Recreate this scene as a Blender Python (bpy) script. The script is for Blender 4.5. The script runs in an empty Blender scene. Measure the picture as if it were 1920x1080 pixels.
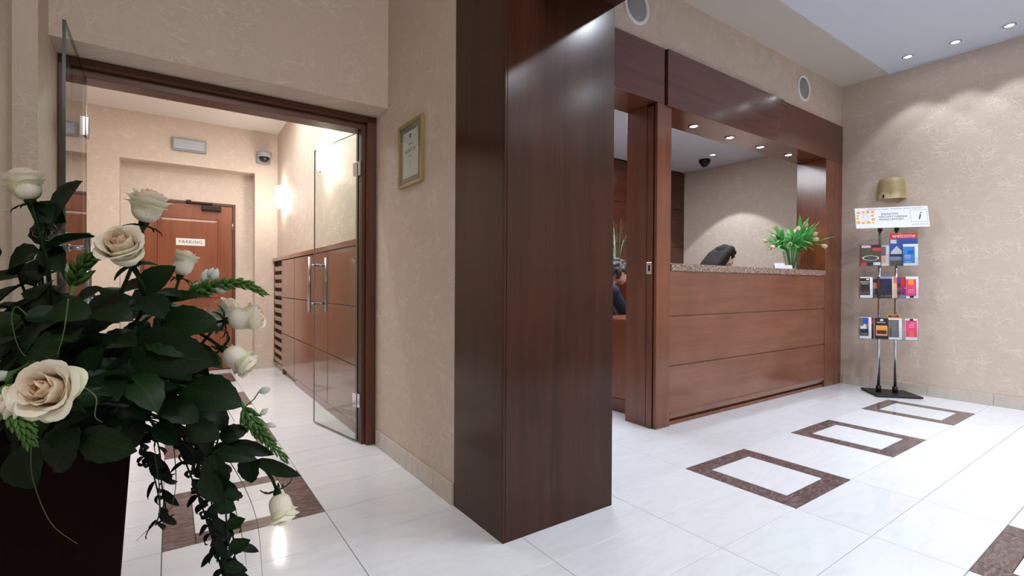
import bpy, bmesh, math, random
from math import pi, sin, cos, radians as R
from mathutils import Vector, Matrix, noise as mnoise

S = bpy.context.scene
COL = S.collection

# ---------------------------------------------------------------- camera
RT = Vector((0.8195859, -0.5729304, 0.0054507))
UP = Vector((-0.0010391, 0.0080270, 0.9999673))
FW = Vector((0.5729554, 0.8195647, -0.0059835))
EYE = Vector((0, 0, 1.03))
FPX = 917.09
cam = bpy.data.cameras.new('camera')
co = bpy.data.objects.new('camera', cam); COL.objects.link(co)
M = Matrix.Identity(4)
for i in range(3):
    M[i][0] = RT[i]; M[i][1] = UP[i]; M[i][2] = -FW[i]; M[i][3] = EYE[i]
co.matrix_world = M
cam.sensor_width = 36; cam.lens = 36 * FPX / 1920; cam.clip_start = 0.02
S.camera = co

def at(px, py, d):
    """world point at depth d metres in front of the lens"""
    return EYE + FW * d + RT * ((px - 960) / FPX * d) + UP * ((540 - py) / FPX * d)

# ---------------------------------------------------------------- world, exposure
w = bpy.data.worlds.new('world'); S.world = w; w.use_nodes = True
w.node_tree.nodes['Background'].inputs[0].default_value = (0.9, 0.92, 1, 1)
w.node_tree.nodes['Background'].inputs[1].default_value = 0.05
S.view_settings.view_transform = 'Standard'; S.view_settings.look = 'None'
S.view_settings.exposure = 0.0; S.view_settings.gamma = 1
S.view_settings.use_curve_mapping = False

COOL = (0.86, 0.92, 1.0)
HALL = (0.95, 0.97, 1.0)
NEUT = (1.0, 0.97, 0.94)
WARM = (1.0, 0.90, 0.80)
def area(loc, size, power, color, size_y=None, rot=(0, 0, 0)):
    l = bpy.data.lights.new('soft_fill_light', 'AREA'); l.energy = power; l.color = color
    l.shape = 'RECTANGLE'; l.size = size; l.size_y = size_y or size
    o = bpy.data.objects.new('soft_fill_light', l); COL.objects.link(o)
    o.location = loc; o.rotation_euler = rot
    return o
# unseen area fills added to brighten the corridor, office and wall over the doors
# (the lobby's added downlights are built with their housings further down)
area((0.33, 3.85, 2.86), 0.9, 17, HALL, 0.9)
area((0.33, 5.1, 2.86), 0.9, 25, HALL, 0.7)
area((3.4, 3.3, 2.59), 1.6, 62, COOL, 0.8)

area((0.30, -1.30, 2.965), 0.5, 36, NEUT, 0.20, (R(52), 0, 0))  # fill added behind the viewer, tilted at the wall over the doors

# ---------------------------------------------------------------- materials
MATS = {}
def nt(name):
    m = bpy.data.materials.new(name); m.use_nodes = True
    n = m.node_tree; b = n.nodes['Principled BSDF']
    MATS[name] = m
    return m, n, b
def hexc(r, g, b):
    f = lambda c: (c/255/12.92) if c/255 <= 0.04045 else ((c/255+0.055)/1.055)**2.4
    return (f(r), f(g), f(b), 1)
def plain(name, col, rough=0.5, metal=0.0, coat=0.0, spec=0.5, bump=0, bscale=80, var=0.0):
    m, n, b = nt(name)
    b.inputs['Base Color'].default_value = col
    b.inputs['Roughness'].default_value = rough; b.inputs['Metallic'].default_value = metal
    b.inputs['Coat Weight'].default_value = coat; b.inputs['Specular IOR Level'].default_value = spec
    tc = n.nodes.new('ShaderNodeTexCoord'); nz = n.nodes.new('ShaderNodeTexNoise')
    nz.inputs['Scale'].default_value = bscale; nz.inputs['Detail'].default_value = 3
    n.links.new(tc.outputs['Object'], nz.inputs['Vector'])
    mx = n.nodes.new('ShaderNodeMix'); mx.data_type = 'RGBA'; mx.blend_type = 'MULTIPLY'
    mx.inputs[0].default_value = var if var else 0.06
    mx.inputs[6].default_value = col
    n.links.new(nz.outputs['Color'], mx.inputs[7]); n.links.new(mx.outputs[2], b.inputs['Base Color'])
    if bump:
        bp = n.nodes.new('ShaderNodeBump'); bp.inputs['Strength'].default_value = bump
        bp.inputs['Distance'].default_value = 0.002
        n.links.new(nz.outputs['Fac'], bp.inputs['Height']); n.links.new(bp.outputs[0], b.inputs['Normal'])
    return m
def math_node(n, op, a, b_=None, c=None):
    k = n.nodes.new('ShaderNodeMath'); k.operation = op
    for i, v in enumerate((a, b_, c)):
        if v is None: continue
        if hasattr(v, 'is_output'): n.links.new(v, k.inputs[i])
        else: k.inputs[i].default_value = v
    return k.outputs[0]
def wood(name, c1, c2, c3, axis='z', rough=0.22, coat=0.35, figure=0.5):
    """stained veneer: fine pores along the grain, slow figure across it"""
    m, n, b = nt(name)
    tc = n.nodes.new('ShaderNodeTexCoord')
    def mp(sc):
        k = n.nodes.new('ShaderNodeMapping'); k.inputs['Scale'].default_value = sc
        n.links.new(tc.outputs['Object'], k.inputs['Vector']); return k.outputs[0]
    al, ac = 1.0, 14.0
    sc = {'z': (ac, ac, al), 'x': (al, ac, ac), 'y': (ac, al, ac)}[axis]
    n1 = n.nodes.new('ShaderNodeTexNoise'); n1.inputs['Scale'].default_value = 1.0
    n1.inputs['Detail'].default_value = 6; n1.inputs['Distortion'].default_value = 0.6
    n.links.new(mp(sc), n1.inputs['Vector'])
    n2 = n.nodes.new('ShaderNodeTexNoise'); n2.inputs['Scale'].default_value = 1.0; n2.inputs['Detail'].default_value = 3
    n.links.new(mp(tuple(s * 12 if s == ac else s * 5 for s in sc)), n2.inputs['Vector'])
    n3 = n.nodes.new('ShaderNodeTexNoise'); n3.inputs['Scale'].default_value = 1.4; n3.inputs['Detail'].default_value = 4
    n3.inputs['Distortion'].default_value = 1.0
    n.links.new(mp((1, 1, 1)), n3.inputs['Vector'])
    v = math_node(n, 'MULTIPLY', n1.outputs['Fac'], 0.5)
    v = math_node(n, 'MULTIPLY_ADD', n2.outputs['Fac'], 0.22, v)
    v = math_node(n, 'MULTIPLY_ADD', n3.outputs['Fac'], figure * 0.56, v)
    cr = n.nodes.new('ShaderNodeValToRGB')
    cr.color_ramp.elements[0].position = 0.30; cr.color_ramp.elements[0].color = c1
    cr.color_ramp.elements[1].position = 0.68; cr.color_ramp.elements[1].color = c3
    e = cr.color_ramp.elements.new(0.49); e.color = c2
    n.links.new(v, cr.inputs[0]); n.links.new(cr.outputs[0], b.inputs['Base Color'])
    rr = math_node(n, 'MULTIPLY_ADD', n3.outputs['Fac'], 0.06, rough - 0.03)
    n.links.new(rr, b.inputs['Roughness'])
    b.inputs['Coat Weight'].default_value = coat; b.inputs['Coat Roughness'].default_value = 0.12
    bp = n.nodes.new('ShaderNodeBump'); bp.inputs['Strength'].default_value = 0.05; bp.inputs['Distance'].default_value = 0.001
    n.links.new(n2.outputs['Fac'], bp.inputs['Height']); n.links.new(bp.outputs[0], b.inputs['Normal'])
    return m
def paper_wall(name, base, hi, relief=0.6, contrast=1.0):
    """crinkle wallpaper: straight-ish embossed fibres lying in every direction"""
    m, n, b = nt(name)
    tc = n.nodes.new('ShaderNodeTexCoord'); sp = n.nodes.new('ShaderNodeSeparateXYZ')
    n.links.new(tc.outputs['Object'], sp.inputs[0])
    u = math_node(n, 'ADD', sp.outputs[0], sp.outputs[1])
    cb = n.nodes.new('ShaderNodeCombineXYZ'); n.links.new(u, cb.inputs[0]); n.links.new(sp.outputs[2], cb.inputs[1])
    wn = n.nodes.new('ShaderNodeTexNoise'); wn.inputs['Scale'].default_value = 3.5; wn.inputs['Detail'].default_value = 1
    n.links.new(cb.outputs[0], wn.inputs['Vector'])
    wm = n.nodes.new('ShaderNodeVectorMath'); wm.operation = 'SCALE'; wm.inputs['Scale'].default_value = 0.07
    n.links.new(wn.outputs['Color'], wm.inputs[0])
    wa = n.nodes.new('ShaderNodeVectorMath'); wa.operation = 'ADD'
    n.links.new(cb.outputs[0], wa.inputs[0]); n.links.new(wm.outputs[0], wa.inputs[1])
    mk = n.nodes.new('ShaderNodeTexNoise'); mk.inputs['Scale'].default_value = 7.0; mk.inputs['Detail'].default_value = 1
    n.links.new(cb.outputs[0], mk.inputs['Vector'])
    mr = n.nodes.new('ShaderNodeMapRange'); mr.inputs['From Min'].default_value = 0.42; mr.inputs['From Max'].default_value = 0.62
    mr.inputs['To Min'].default_value = 0.15; n.links.new(mk.outputs['Fac'], mr.inputs['Value']); mask = mr.outputs[0]
    tot = None
    for k, (ang, sc) in enumerate(((12, 1.0), (48, 1.25), (80, 0.9), (112, 1.1), (150, 1.3), (172, 0.85))):
        mp = n.nodes.new('ShaderNodeMapping'); mp.vector_type = 'TEXTURE'
        mp.inputs['Rotation'].default_value = (0, 0, R(ang))
        mp.inputs['Location'].default_value = (k * 3.7, k * 1.9, 0)
        mp.inputs['Scale'].default_value = (0.27 / sc, 0.030 / sc, 1)
        n.links.new(wa.outputs[0], mp.inputs['Vector'])
        nz = n.nodes.new('ShaderNodeTexNoise'); nz.noise_dimensions = '2D'; nz.inputs['Scale'].default_value = 1.0
        nz.inputs['Detail'].default_value = 1.5; nz.inputs['Distortion'].default_value = 0.25
        n.links.new(mp.outputs[0], nz.inputs['Vector'])
        a = math_node(n, 'SUBTRACT', nz.outputs['Fac'], 0.63)
        a = math_node(n, 'ABSOLUTE', a)
        a = math_node(n, 'MULTIPLY_ADD', a, -26.0, 1.0)
        a = math_node(n, 'MAXIMUM', a, 0.0)
        a = math_node(n, 'MULTIPLY', a, mask)
        tot = a if tot is None else math_node(n, 'MAXIMUM', tot, a)
    fine = n.nodes.new('ShaderNodeTexNoise'); fine.inputs['Scale'].default_value = 45; fine.inputs['Detail'].default_value = 4
    n.links.new(cb.outputs[0], fine.inputs['Vector'])
    hgt = math_node(n, 'MULTIPLY_ADD', fine.outputs['Fac'], 0.35, tot)
    mx = n.nodes.new('ShaderNodeMix'); mx.data_type = 'RGBA'
    mx.inputs[6].default_value = base; mx.inputs[7].default_value = hi
    f = math_node(n, 'MULTIPLY', tot, 0.55 * contrast)
    n.links.new(f, mx.inputs[0]); n.links.new(mx.outputs[2], b.inputs['Base Color'])
    b.inputs['Roughness'].default_value = 0.55
    bp = n.nodes.new('ShaderNodeBump'); bp.inputs['Strength'].default_value = relief; bp.inputs['Distance'].default_value = 0.004
    n.links.new(hgt, bp.inputs['Height']); n.links.new(bp.outputs[0], b.inputs['Normal'])
    return m
def stone_tile(name, base, vein, amount, rough=0.07, scale=6.0, spec=0.5):
    m, n, b = nt(name)
    tc = n.nodes.new('ShaderNodeTexCoord')
    oi = n.nodes.new('ShaderNodeObjectInfo')
    ad = n.nodes.new('ShaderNodeVectorMath'); ad.operation = 'ADD'
    sc = n.nodes.new('ShaderNodeVectorMath'); sc.operation = 'SCALE'; sc.inputs['Scale'].default_value = 1.0
    n.links.new(oi.outputs['Location'], sc.inputs[0])
    n.links.new(tc.outputs['Object'], ad.inputs[0]); n.links.new(sc.outputs[0], ad.inputs[1])
    mp = n.nodes.new('ShaderNodeMapping'); mp.inputs['Scale'].default_value = (scale, scale * 3.2, scale)
    mp.inputs['Rotation'].default_value = (0, 0, R(20))
    n.links.new(ad.outputs[0], mp.inputs['Vector'])
    nz = n.nodes.new('ShaderNodeTexNoise'); nz.inputs['Scale'].default_value = 1; nz.inputs['Detail'].default_value = 8
    nz.inputs['Distortion'].default_value = 1.8; nz.inputs['Roughness'].default_value = 0.65
    n.links.new(mp.outputs[0], nz.inputs['Vector'])
    cr = n.nodes.new('ShaderNodeValToRGB'); cr.color_ramp.elements[0].position = 0.45; cr.color_ramp.elements[1].position = 0.72
    cr.color_ramp.elements[0].color = (0, 0, 0, 1); cr.color_ramp.elements[1].color = (1, 1, 1, 1)
    n.links.new(nz.outputs['Fac'], cr.inputs[0])
    f = math_node(n, 'MULTIPLY', cr.outputs[0], amount)
    rj = math_node(n, 'MULTIPLY_ADD', oi.outputs['Random'], 0.05, 0.95)
    mx = n.nodes.new('ShaderNodeMix'); mx.data_type = 'RGBA'
    mx.inputs[6].default_value = base; mx.inputs[7].default_value = vein
    n.links.new(f, mx.inputs[0])
    hs = n.nodes.new('ShaderNodeHueSaturation'); n.links.new(rj, hs.inputs['Value'])
    n.links.new(mx.outputs[2], hs.inputs['Color']); n.links.new(hs.outputs[0], b.inputs['Base Color'])
    b.inputs['Roughness'].default_value = rough; b.inputs['Specular IOR Level'].default_value = spec
    return m
def glass(name, tint=(0.93, 0.97, 0.95, 1), rough=0.0, k=1.0):
    m = bpy.data.materials.new(name); m.use_nodes = True; n = m.node_tree; n.nodes.clear(); MATS[name] = m
    o = n.nodes.new('ShaderNodeOutputMaterial'); t = n.nodes.new('ShaderNodeBsdfTransparent'); t.inputs[0].default_value = tint
    g = n.nodes.new('ShaderNodeBsdfGlossy'); g.inputs['Roughness'].default_value = rough
    fr = n.nodes.new('ShaderNodeFresnel'); fr.inputs[0].default_value = 1.5
    ge = n.nodes.new('ShaderNodeNewGeometry')      # count the reflection once, where light enters the sheet
    f = math_node(n, 'MULTIPLY', fr.outputs[0], math_node(n, 'MULTIPLY_ADD', ge.outputs['Backfacing'], -k, k))
    mx = n.nodes.new('ShaderNodeMixShader'); n.links.new(f, mx.inputs[0]); n.links.new(t.outputs[0], mx.inputs[1])
    n.links.new(g.outputs[0], mx.inputs[2]); n.links.new(mx.outputs[0], o.inputs[0])
    return m
def glow(name, col, strength):
    m, n, b = nt(name)
    b.inputs['Base Color'].default_value = (0.9, 0.9, 0.9, 1)
    b.inputs['Emission Color'].default_value = col; b.inputs['Emission Strength'].default_value = strength
    return m

paper_wall('wallpaper', hexc(206, 189, 173), hexc(236, 222, 206), 0.42, 0.9)
paper_wall('wallpaper_office', hexc(188, 186, 196), hexc(206, 205, 212), 0.35, 0.6)
plain('ceiling_white', hexc(222, 230, 244), 0.9, bump=0.05, bscale=200)
plain('ceiling_band', hexc(205, 198, 190), 0.9)
plain('ceiling_hall', hexc(226, 220, 214), 0.9)
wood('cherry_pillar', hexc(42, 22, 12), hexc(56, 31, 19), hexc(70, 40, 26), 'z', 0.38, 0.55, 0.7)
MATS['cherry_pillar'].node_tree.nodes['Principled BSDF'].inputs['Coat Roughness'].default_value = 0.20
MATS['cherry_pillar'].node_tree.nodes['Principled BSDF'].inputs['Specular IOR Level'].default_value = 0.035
wood('cherry_v', hexc(90, 45, 25), hexc(110, 58, 34), hexc(130, 72, 42), 'z', 0.22, 0.35, 0.7)
wood('cherry_h', hexc(100, 56, 37), hexc(117, 68, 46), hexc(134, 81, 56), 'x', 0.22, 0.35, 0.7)
wood('cherry_header', hexc(82, 42, 27), hexc(97, 51, 34), hexc(114, 63, 43), 'x', 0.2, 0.35, 0.5)
wood('cherry_cabinet', hexc(112, 64, 42), hexc(128, 76, 50), hexc(144, 90, 62), 'y', 0.2, 0.4, 0.5)
wood('cherry_door', hexc(112, 60, 36), hexc(130, 72, 44), hexc(148, 86, 54), 'z', 0.3, 0.2, 0.6)
wood('walnut_frame', hexc(70, 38, 24), hexc(98, 56, 38), hexc(122, 74, 52), 'z', 0.4, 0.1, 0.2)
wood('walnut_frame_h', hexc(70, 38, 24), hexc(98, 56, 38), hexc(122, 74, 52), 'x', 0.4, 0.1, 0.2)
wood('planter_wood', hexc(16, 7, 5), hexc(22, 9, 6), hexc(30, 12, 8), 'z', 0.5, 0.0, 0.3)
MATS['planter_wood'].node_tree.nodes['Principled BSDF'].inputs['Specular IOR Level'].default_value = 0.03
wood('office_panel', hexc(62, 26, 12), hexc(80, 36, 18), hexc(98, 46, 24), 'x', 0.25, 0.3, 0.5)
stone_tile('tile_white', hexc(238, 242, 247), hexc(226, 228, 232), 0.6, 0.09, 3.0)
stone_tile('tile_brown', hexc(98, 80, 80), hexc(172, 156, 152), 0.62, 0.12, 11.0)
stone_tile('tile_skirting', hexc(206, 196, 184), hexc(186, 174, 162), 0.6, 0.15, 5.0)
plain('grout', hexc(84, 74, 70), 0.9)
plain('dark_gap', hexc(18, 8, 6), 0.7)
m, n, b = nt('granite')
tc = n.nodes.new('ShaderNodeTexCoord'); vo = n.nodes.new('ShaderNodeTexVoronoi'); vo.inputs['Scale'].default_value = 230
n.links.new(tc.outputs['Object'], vo.inputs['Vector'])
cr = n.nodes.new('ShaderNodeValToRGB'); cr.color_ramp.interpolation = 'CONSTANT'
cols = [(0, hexc(96, 74, 64)), (0.25, hexc(140, 112, 98)), (0.5, hexc(176, 152, 136)), (0.7, hexc(68, 52, 48)), (0.86, hexc(206, 188, 172))]
cr.color_ramp.elements[0].color = cols[0][1]; cr.color_ramp.elements[1].position = 0.25; cr.color_ramp.elements[1].color = cols[1][1]
for p, c in cols[2:]:
    e = cr.color_ramp.elements.new(p); e.color = c
sx = n.nodes.new('ShaderNodeSeparateColor'); n.links.new(vo.outputs['Color'], sx.inputs[0])
n.links.new(sx.outputs[0], cr.inputs[0]); n.links.new(cr.outputs[0], b.inputs['Base Color']); b.inputs['Roughness'].default_value = 0.12
glass('clear_glass'); glass('vase_glass', (0.90, 0.95, 0.90, 1), 0.0, 1.4); glass('acrylic', (0.95, 0.96, 0.97, 1), 0.05, 0.9)
plain('glass_edge', hexc(20, 62, 54), 0.1, spec=0.8)
plain('glass_edge_pale', hexc(150, 170, 164), 0.15, spec=0.6)
plain('chrome', hexc(205, 207, 212), 0.12, 1.0); plain('steel', hexc(170, 172, 178), 0.28, 1.0)
plain('dark_metal', hexc(52, 44, 42), 0.35, 0.8); plain('black_plastic', hexc(22, 22, 24), 0.4)
plain('black_iron', hexc(26, 27, 30), 0.45, bump=0.2, bscale=200); plain('grey_plastic', hexc(150, 152, 156), 0.4)
plain('white_plastic', hexc(236, 236, 234), 0.4); plain('speaker_mesh', hexc(150, 150, 152), 0.7, bump=0.6, bscale=600)
plain('white_card', hexc(226, 228, 234), 0.5); plain('paper', hexc(240, 238, 232), 0.7)
plain('gold_frame', hexc(168, 152, 96), 0.35, 0.5); plain('grey_mat', hexc(160, 148, 136), 0.7)
plain('gold_shade', hexc(240, 218, 168), 0.42, 0.1, bump=1.0, bscale=55, var=0.45)
plain('print_black', hexc(24, 22, 30), 0.5); plain('print_grey', hexc(110, 108, 112), 0.5); plain('print_orange', hexc(240, 158, 30), 0.5)
plain('print_red', hexc(222, 44, 40), 0.4); plain('print_blue', hexc(28, 84, 180), 0.4); plain('print_navy', hexc(30, 30, 58), 0.4)
plain('print_pink', hexc(232, 66, 118), 0.4); plain('print_magenta', hexc(200, 50, 140), 0.4); plain('print_cyan', hexc(40, 130, 205), 0.4)
plain('print_maroon', hexc(96, 30, 40), 0.4); plain('print_peach', hexc(236, 178, 140), 0.4); plain('print_olive', hexc(92, 86, 64), 0.4, var=0.7, bscale=120)
plain('print_photo', hexc(140, 128, 132), 0.4, var=0.8, bscale=90); plain('print_sky', hexc(130, 150, 205), 0.4); plain('print_coral', hexc(240, 110, 70), 0.4)
plain('print_dark', hexc(46, 34, 38), 0.4, var=0.5, bscale=100)
glow('lamp_cool', (0.92, 0.96, 1, 1), 30); glow('sconce_glow', (1, 0.93, 0.82, 1), 9)
plain('diffuser', hexc(160, 162, 168), 0.35)
# plants
m, n, b = nt('rose_petal')
at_ = n.nodes.new('ShaderNodeAttribute'); at_.attribute_name = 'tint'; at_.attribute_type = 'GEOMETRY'
cr = n.nodes.new('ShaderNodeValToRGB')
cr.color_ramp.elements[0].position = 0; cr.color_ramp.elements[0].color = hexc(218, 220, 176)
cr.color_ramp.elements[1].position = 1; cr.color_ramp.elements[1].color = hexc(240, 204, 150)
e = cr.color_ramp.elements.new(0.3); e.color = hexc(244, 240, 228)
e = cr.color_ramp.elements.new(0.65); e.color = hexc(246, 232, 210)
n.links.new(at_.outputs['Fac'], cr.inputs[0]); n.links.new(cr.outputs[0], b.inputs['Base Color'])
b.inputs['Roughness'].default_value = 0.5; b.inputs['Subsurface Weight'].default_value = 0.0
tr = n.nodes.new('ShaderNodeBsdfTranslucent'); n.links.new(cr.outputs[0], tr.inputs[0])
mx = n.nodes.new('ShaderNodeMixShader'); mx.inputs[0].default_value = 0.35
out = n.nodes['Material Output']
n.links.new(b.outputs[0], mx.inputs[1]); n.links.new(tr.outputs[0], mx.inputs[2]); n.links.new(mx.outputs[0], out.inputs[0])
def leafmat(name, c1, c2, rough=0.38, trans=0.12, bs=26, veins=False):
    m, n, b = nt(name)
    tc = n.nodes.new('ShaderNodeTexCoord'); nz = n.nodes.new('ShaderNodeTexNoise'); nz.inputs['Scale'].default_value = bs
    nz.inputs['Detail'].default_value = 3; n.links.new(tc.outputs['Object'], nz.inputs['Vector'])
    oi = n.nodes.new('ShaderNodeObjectInfo')
    f = math_node(n, 'MULTIPLY_ADD', oi.outputs['Random'], 0.5, math_node(n, 'MULTIPLY', nz.outputs['Fac'], 0.6))
    mx = n.nodes.new('ShaderNodeMix'); mx.data_type = 'RGBA'; mx.clamp_factor = False; mx.inputs[6].default_value = c1; mx.inputs[7].default_value = c2
    if veins:      # pale midrib along the leaf and side veins leaving it at an angle
        sp = n.nodes.new('ShaderNodeSeparateXYZ'); n.links.new(tc.outputs['Object'], sp.inputs[0])
        ay = math_node(n, 'ABSOLUTE', sp.outputs[1])
        rib = math_node(n, 'LESS_THAN', ay, 0.0009)
        ph = math_node(n, 'SINE', math_node(n, 'MULTIPLY', math_node(n, 'SUBTRACT', sp.outputs[0], ay), 620.0))
        sv = math_node(n, 'MULTIPLY', math_node(n, 'GREATER_THAN', ph, 0.93), 0.45)
        f = math_node(n, 'ADD', f, math_node(n, 'MAXIMUM', math_node(n, 'MULTIPLY', rib, 0.8), sv))
    n.links.new(f, mx.inputs[0]); n.links.new(mx.outputs[2], b.inputs['Base Color']); b.inputs['Roughness'].default_value = rough; b.inputs['Specular IOR Level'].default_value = 0.2
    tr = n.nodes.new('ShaderNodeBsdfTranslucent'); n.links.new(mx.outputs[2], tr.inputs[0])
    ms = n.nodes.new('ShaderNodeMixShader'); ms.inputs[0].default_value = trans
    n.links.new(b.outputs[0], ms.inputs[1]); n.links.new(tr.outputs[0], ms.inputs[2])
    n.links.new(ms.outputs[0], n.nodes['Material Output'].inputs[0])
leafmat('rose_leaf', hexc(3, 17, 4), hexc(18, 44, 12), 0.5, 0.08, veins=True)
leafmat('spike_green', hexc(44, 86, 34), hexc(104, 146, 76), 0.5, 0.25)
leafmat('spike_white', hexc(196, 212, 200), hexc(232, 238, 232), 0.5, 0.4)
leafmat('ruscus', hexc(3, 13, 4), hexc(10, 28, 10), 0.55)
leafmat('tulip_leaf', hexc(60, 150, 66), hexc(128, 196, 120), 0.4, 0.3)
leafmat('tulip_bloom', hexc(224, 190, 170), hexc(240, 222, 200), 0.5, 0.35)
leafmat('grass_blade', hexc(60, 84, 40), hexc(120, 128, 84), 0.5, 0.3)
plain('soil', hexc(30, 22, 16), 0.95, bump=1, bscale=90)
# people
plain('skin', hexc(226, 180, 160), 0.5); plain('hair_dark', hexc(20, 12, 14), 0.75, var=0.6, bscale=300, bump=0.6)
plain('hair_grey', hexc(104, 96, 98), 0.6, var=0.9, bscale=180, bump=1.0); plain('navy_cloth', hexc(30, 36, 62), 0.9, bump=0.3, bscale=300)
plain('black_cloth', hexc(28, 26, 30), 0.9, bump=0.3, bscale=300); plain('eye_white', hexc(235, 230, 226), 0.2); plain('eye_dark', hexc(40, 26, 20), 0.2)
plain('lip', hexc(176, 96, 92), 0.4); plain('chair_fabric', hexc(40, 40, 44), 0.9)

# ---------------------------------------------------------------- helpers
def bm_box(bm, x0, x1, y0, y1, z0, z1, bevel=0.0, seg=1, mat=0):
    vs = [bm.verts.new((x, y, z)) for x in (x0, x1) for y in (y0, y1) for z in (z0, z1)]
    f = []
    for q in ((0, 1, 3, 2), (4, 6, 7, 5), (0, 4, 5, 1), (2, 3, 7, 6), (0, 2, 6, 4), (1, 5, 7, 3)):
        fc = bm.faces.new([vs[i] for i in q]); fc.material_index = mat; f.append(fc)
    if bevel:
        es = list({e for fc in f for e in fc.edges})
        bmesh.ops.bevel(bm, geom=es, offset=bevel, segments=seg, affect='EDGES', profile=0.5)
    return bm
def box(x0, x1, y0, y1, z0, z1, bevel=0.0, seg=1):
    return bm_box(bmesh.new(), x0, x1, y0, y1, z0, z1, bevel, seg)
def bm_tube(bm, pts, r, n=8, cap=True):
    """tube through points; r is a number or one radius per point"""
    pts = [Vector(p) for p in pts]; rr = r if isinstance(r, (list, tuple)) else [r] * len(pts)
    rings = []; up = None
    for i, p in enumerate(pts):
        t = (pts[min(i + 1, len(pts) - 1)] - pts[max(i - 1, 0)]).normalized()
        if up is None:
            up = t.orthogonal().normalized()
        up = (up - t * up.dot(t))
        up = up.normalized() if up.length > 1e-6 else t.orthogonal().normalized()
        s = t.cross(up)
        rings.append([bm.verts.new(p + (up * cos(2 * pi * k / n) + s * sin(2 * pi * k / n)) * rr[i]) for k in range(n)])
    for a, b_ in zip(rings, rings[1:]):
        for k in range(n):
            bm.faces.new((a[k], a[(k + 1) % n], b_[(k + 1) % n], b_[k])).smooth = True
    if cap:
        bm.faces.new(rings[0][::-1]); bm.faces.new(rings[-1])
    return bm
def tube(pts, r, n=8): return bm_tube(bmesh.new(), pts, r, n)
def bm_lathe(bm, prof, n=24, c=(0, 0, 0), closed=False):
    rings = []
    for (r, z) in prof:
        if r < 1e-5: rings.append([bm.verts.new((c[0], c[1], c[2] + z))])
        else: rings.append([bm.verts.new((c[0] + r * cos(2 * pi * k / n), c[1] + r * sin(2 * pi * k / n), c[2] + z)) for k in range(n)])
    pr = list(zip(rings, rings[1:]))
    for a, b_ in pr:
        for k in range(n):
            k2 = (k + 1) % n
            if len(a) == 1 and len(b_) == 1: continue
            if len(a) == 1: f = bm.faces.new((a[0], b_[k2], b_[k]))
            elif len(b_) == 1: f = bm.faces.new((a[k], a[k2], b_[0]))
            else: f = bm.faces.new((a[k], a[k2], b_[k2], b_[k]))
            f.smooth = True
    return bm
def lathe(prof, n=24, c=(0, 0, 0)): return bm_lathe(bmesh.new(), prof, n, c)
def bm_ngon_prism(bm, pts, z0, z1):
    a = [bm.verts.new((x, y, z0)) for x, y in pts]; b_ = [bm.verts.new((x, y, z1)) for x, y in pts]
    bm.faces.new(a[::-1]); bm.faces.new(b_)
    for k in range(len(pts)): bm.faces.new((a[k], a[(k + 1) % len(pts)], b_[(k + 1) % len(pts)], b_[k]))
    return bm
def xf(bm, m):
    bmesh.ops.transform(bm, matrix=m, verts=bm.verts); return bm
def obj(name, bm, mat, parent=None, label=None, smooth=None):
    me = bpy.data.meshes.new(name)
    bmesh.ops.recalc_face_normals(bm, faces=bm.faces) if mat not in ('rose_petal',) else None
    bm.to_mesh(me); bm.free()
    for mm in (mat if isinstance(mat, (list, tuple)) else (mat,)): me.materials.append(MATS[mm])
    if smooth is not None:
        for p in me.polygons: p.use_smooth = smooth
    return obj_me(name, me, parent, label)
def obj_me(name, me, parent=None, label=None, mw=None):
    o = bpy.data.objects.new(name, me); COL.objects.link(o)
    if mw is not None: o.matrix_basis = mw
    if parent is not None:
        o.parent = parent
        if parent.get('_w'):      # parts of this thing are modelled in world coordinates
            o.matrix_parent_inverse = Matrix.Translation(-Vector(parent.location))
    if label: o['label'] = label
    return o
def thing(name, label, cat, loc=(0, 0, 0), rotz=0, group=None, world=True, kind=None):
    o = bpy.data.objects.new(name, None); COL.objects.link(o)
    o.location = loc; o.rotation_euler = (0, 0, rotz); o.empty_display_size = 0.1
    if world: o['_w'] = 1
    if label: o['label'] = label
    if cat: o['category'] = cat
    if group: o['group'] = group
    if kind: o['kind'] = kind
    return o
def tag(o, label, cat, group=None):
    o['label'] = label; o['category'] = cat
    if group: o['group'] = group
    return o
def struct(name, bm, mat, parent=None):
    o = obj(name, bm, mat, parent)
    if parent is None: o['kind'] = 'structure'
    return o
def light(parent, kind, loc, power, color, spot=100, blend=0.6, radius=0.03, rot=(0, 0, 0)):
    l = bpy.data.lights.new('bulb_light', kind); l.energy = power; l.color = color; l.shadow_soft_size = radius
    if kind == 'SPOT': l.spot_size = R(spot); l.spot_blend = blend
    o = bpy.data.objects.new('bulb_light', l); COL.objects.link(o); o.location = loc; o.rotation_euler = rot
    if parent:
        o.parent = parent
        if parent.get('_w'): o.matrix_parent_inverse = Matrix.Translation(-Vector(parent.location))
    return o
def text(name, body, size, mat, parent, mw, align='CENTER', extrude=0.0002, shear=0.0, space=1.0, sx=1.0):
    cu = bpy.data.curves.new('t', 'FONT'); cu.body = body; cu.size = size; cu.extrude = extrude
    cu.align_x = align; cu.align_y = 'CENTER'; cu.shear = shear; cu.space_character = space; cu.resolution_u = 3
    o = bpy.data.objects.new('t', cu); COL.objects.link(o)
    dg = bpy.context.evaluated_depsgraph_get()
    me = bpy.data.meshes.new_from_object(o.evaluated_get(dg)); bpy.data.objects.remove(o); bpy.data.curves.remove(cu)
    me.name = name; me.materials.clear(); me.materials.append(MATS[mat])
    me.transform(mw @ Matrix.Diagonal((sx, 1, 1, 1)))
    return obj_me(name, me, parent)
def copy_tree(o, parent=None):
    c = o.copy(); COL.objects.link(c)
    if parent is not None: c.parent = parent
    for ch in [k for k in bpy.data.objects if k.parent == o]: copy_tree(ch, c)
    return c
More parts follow.
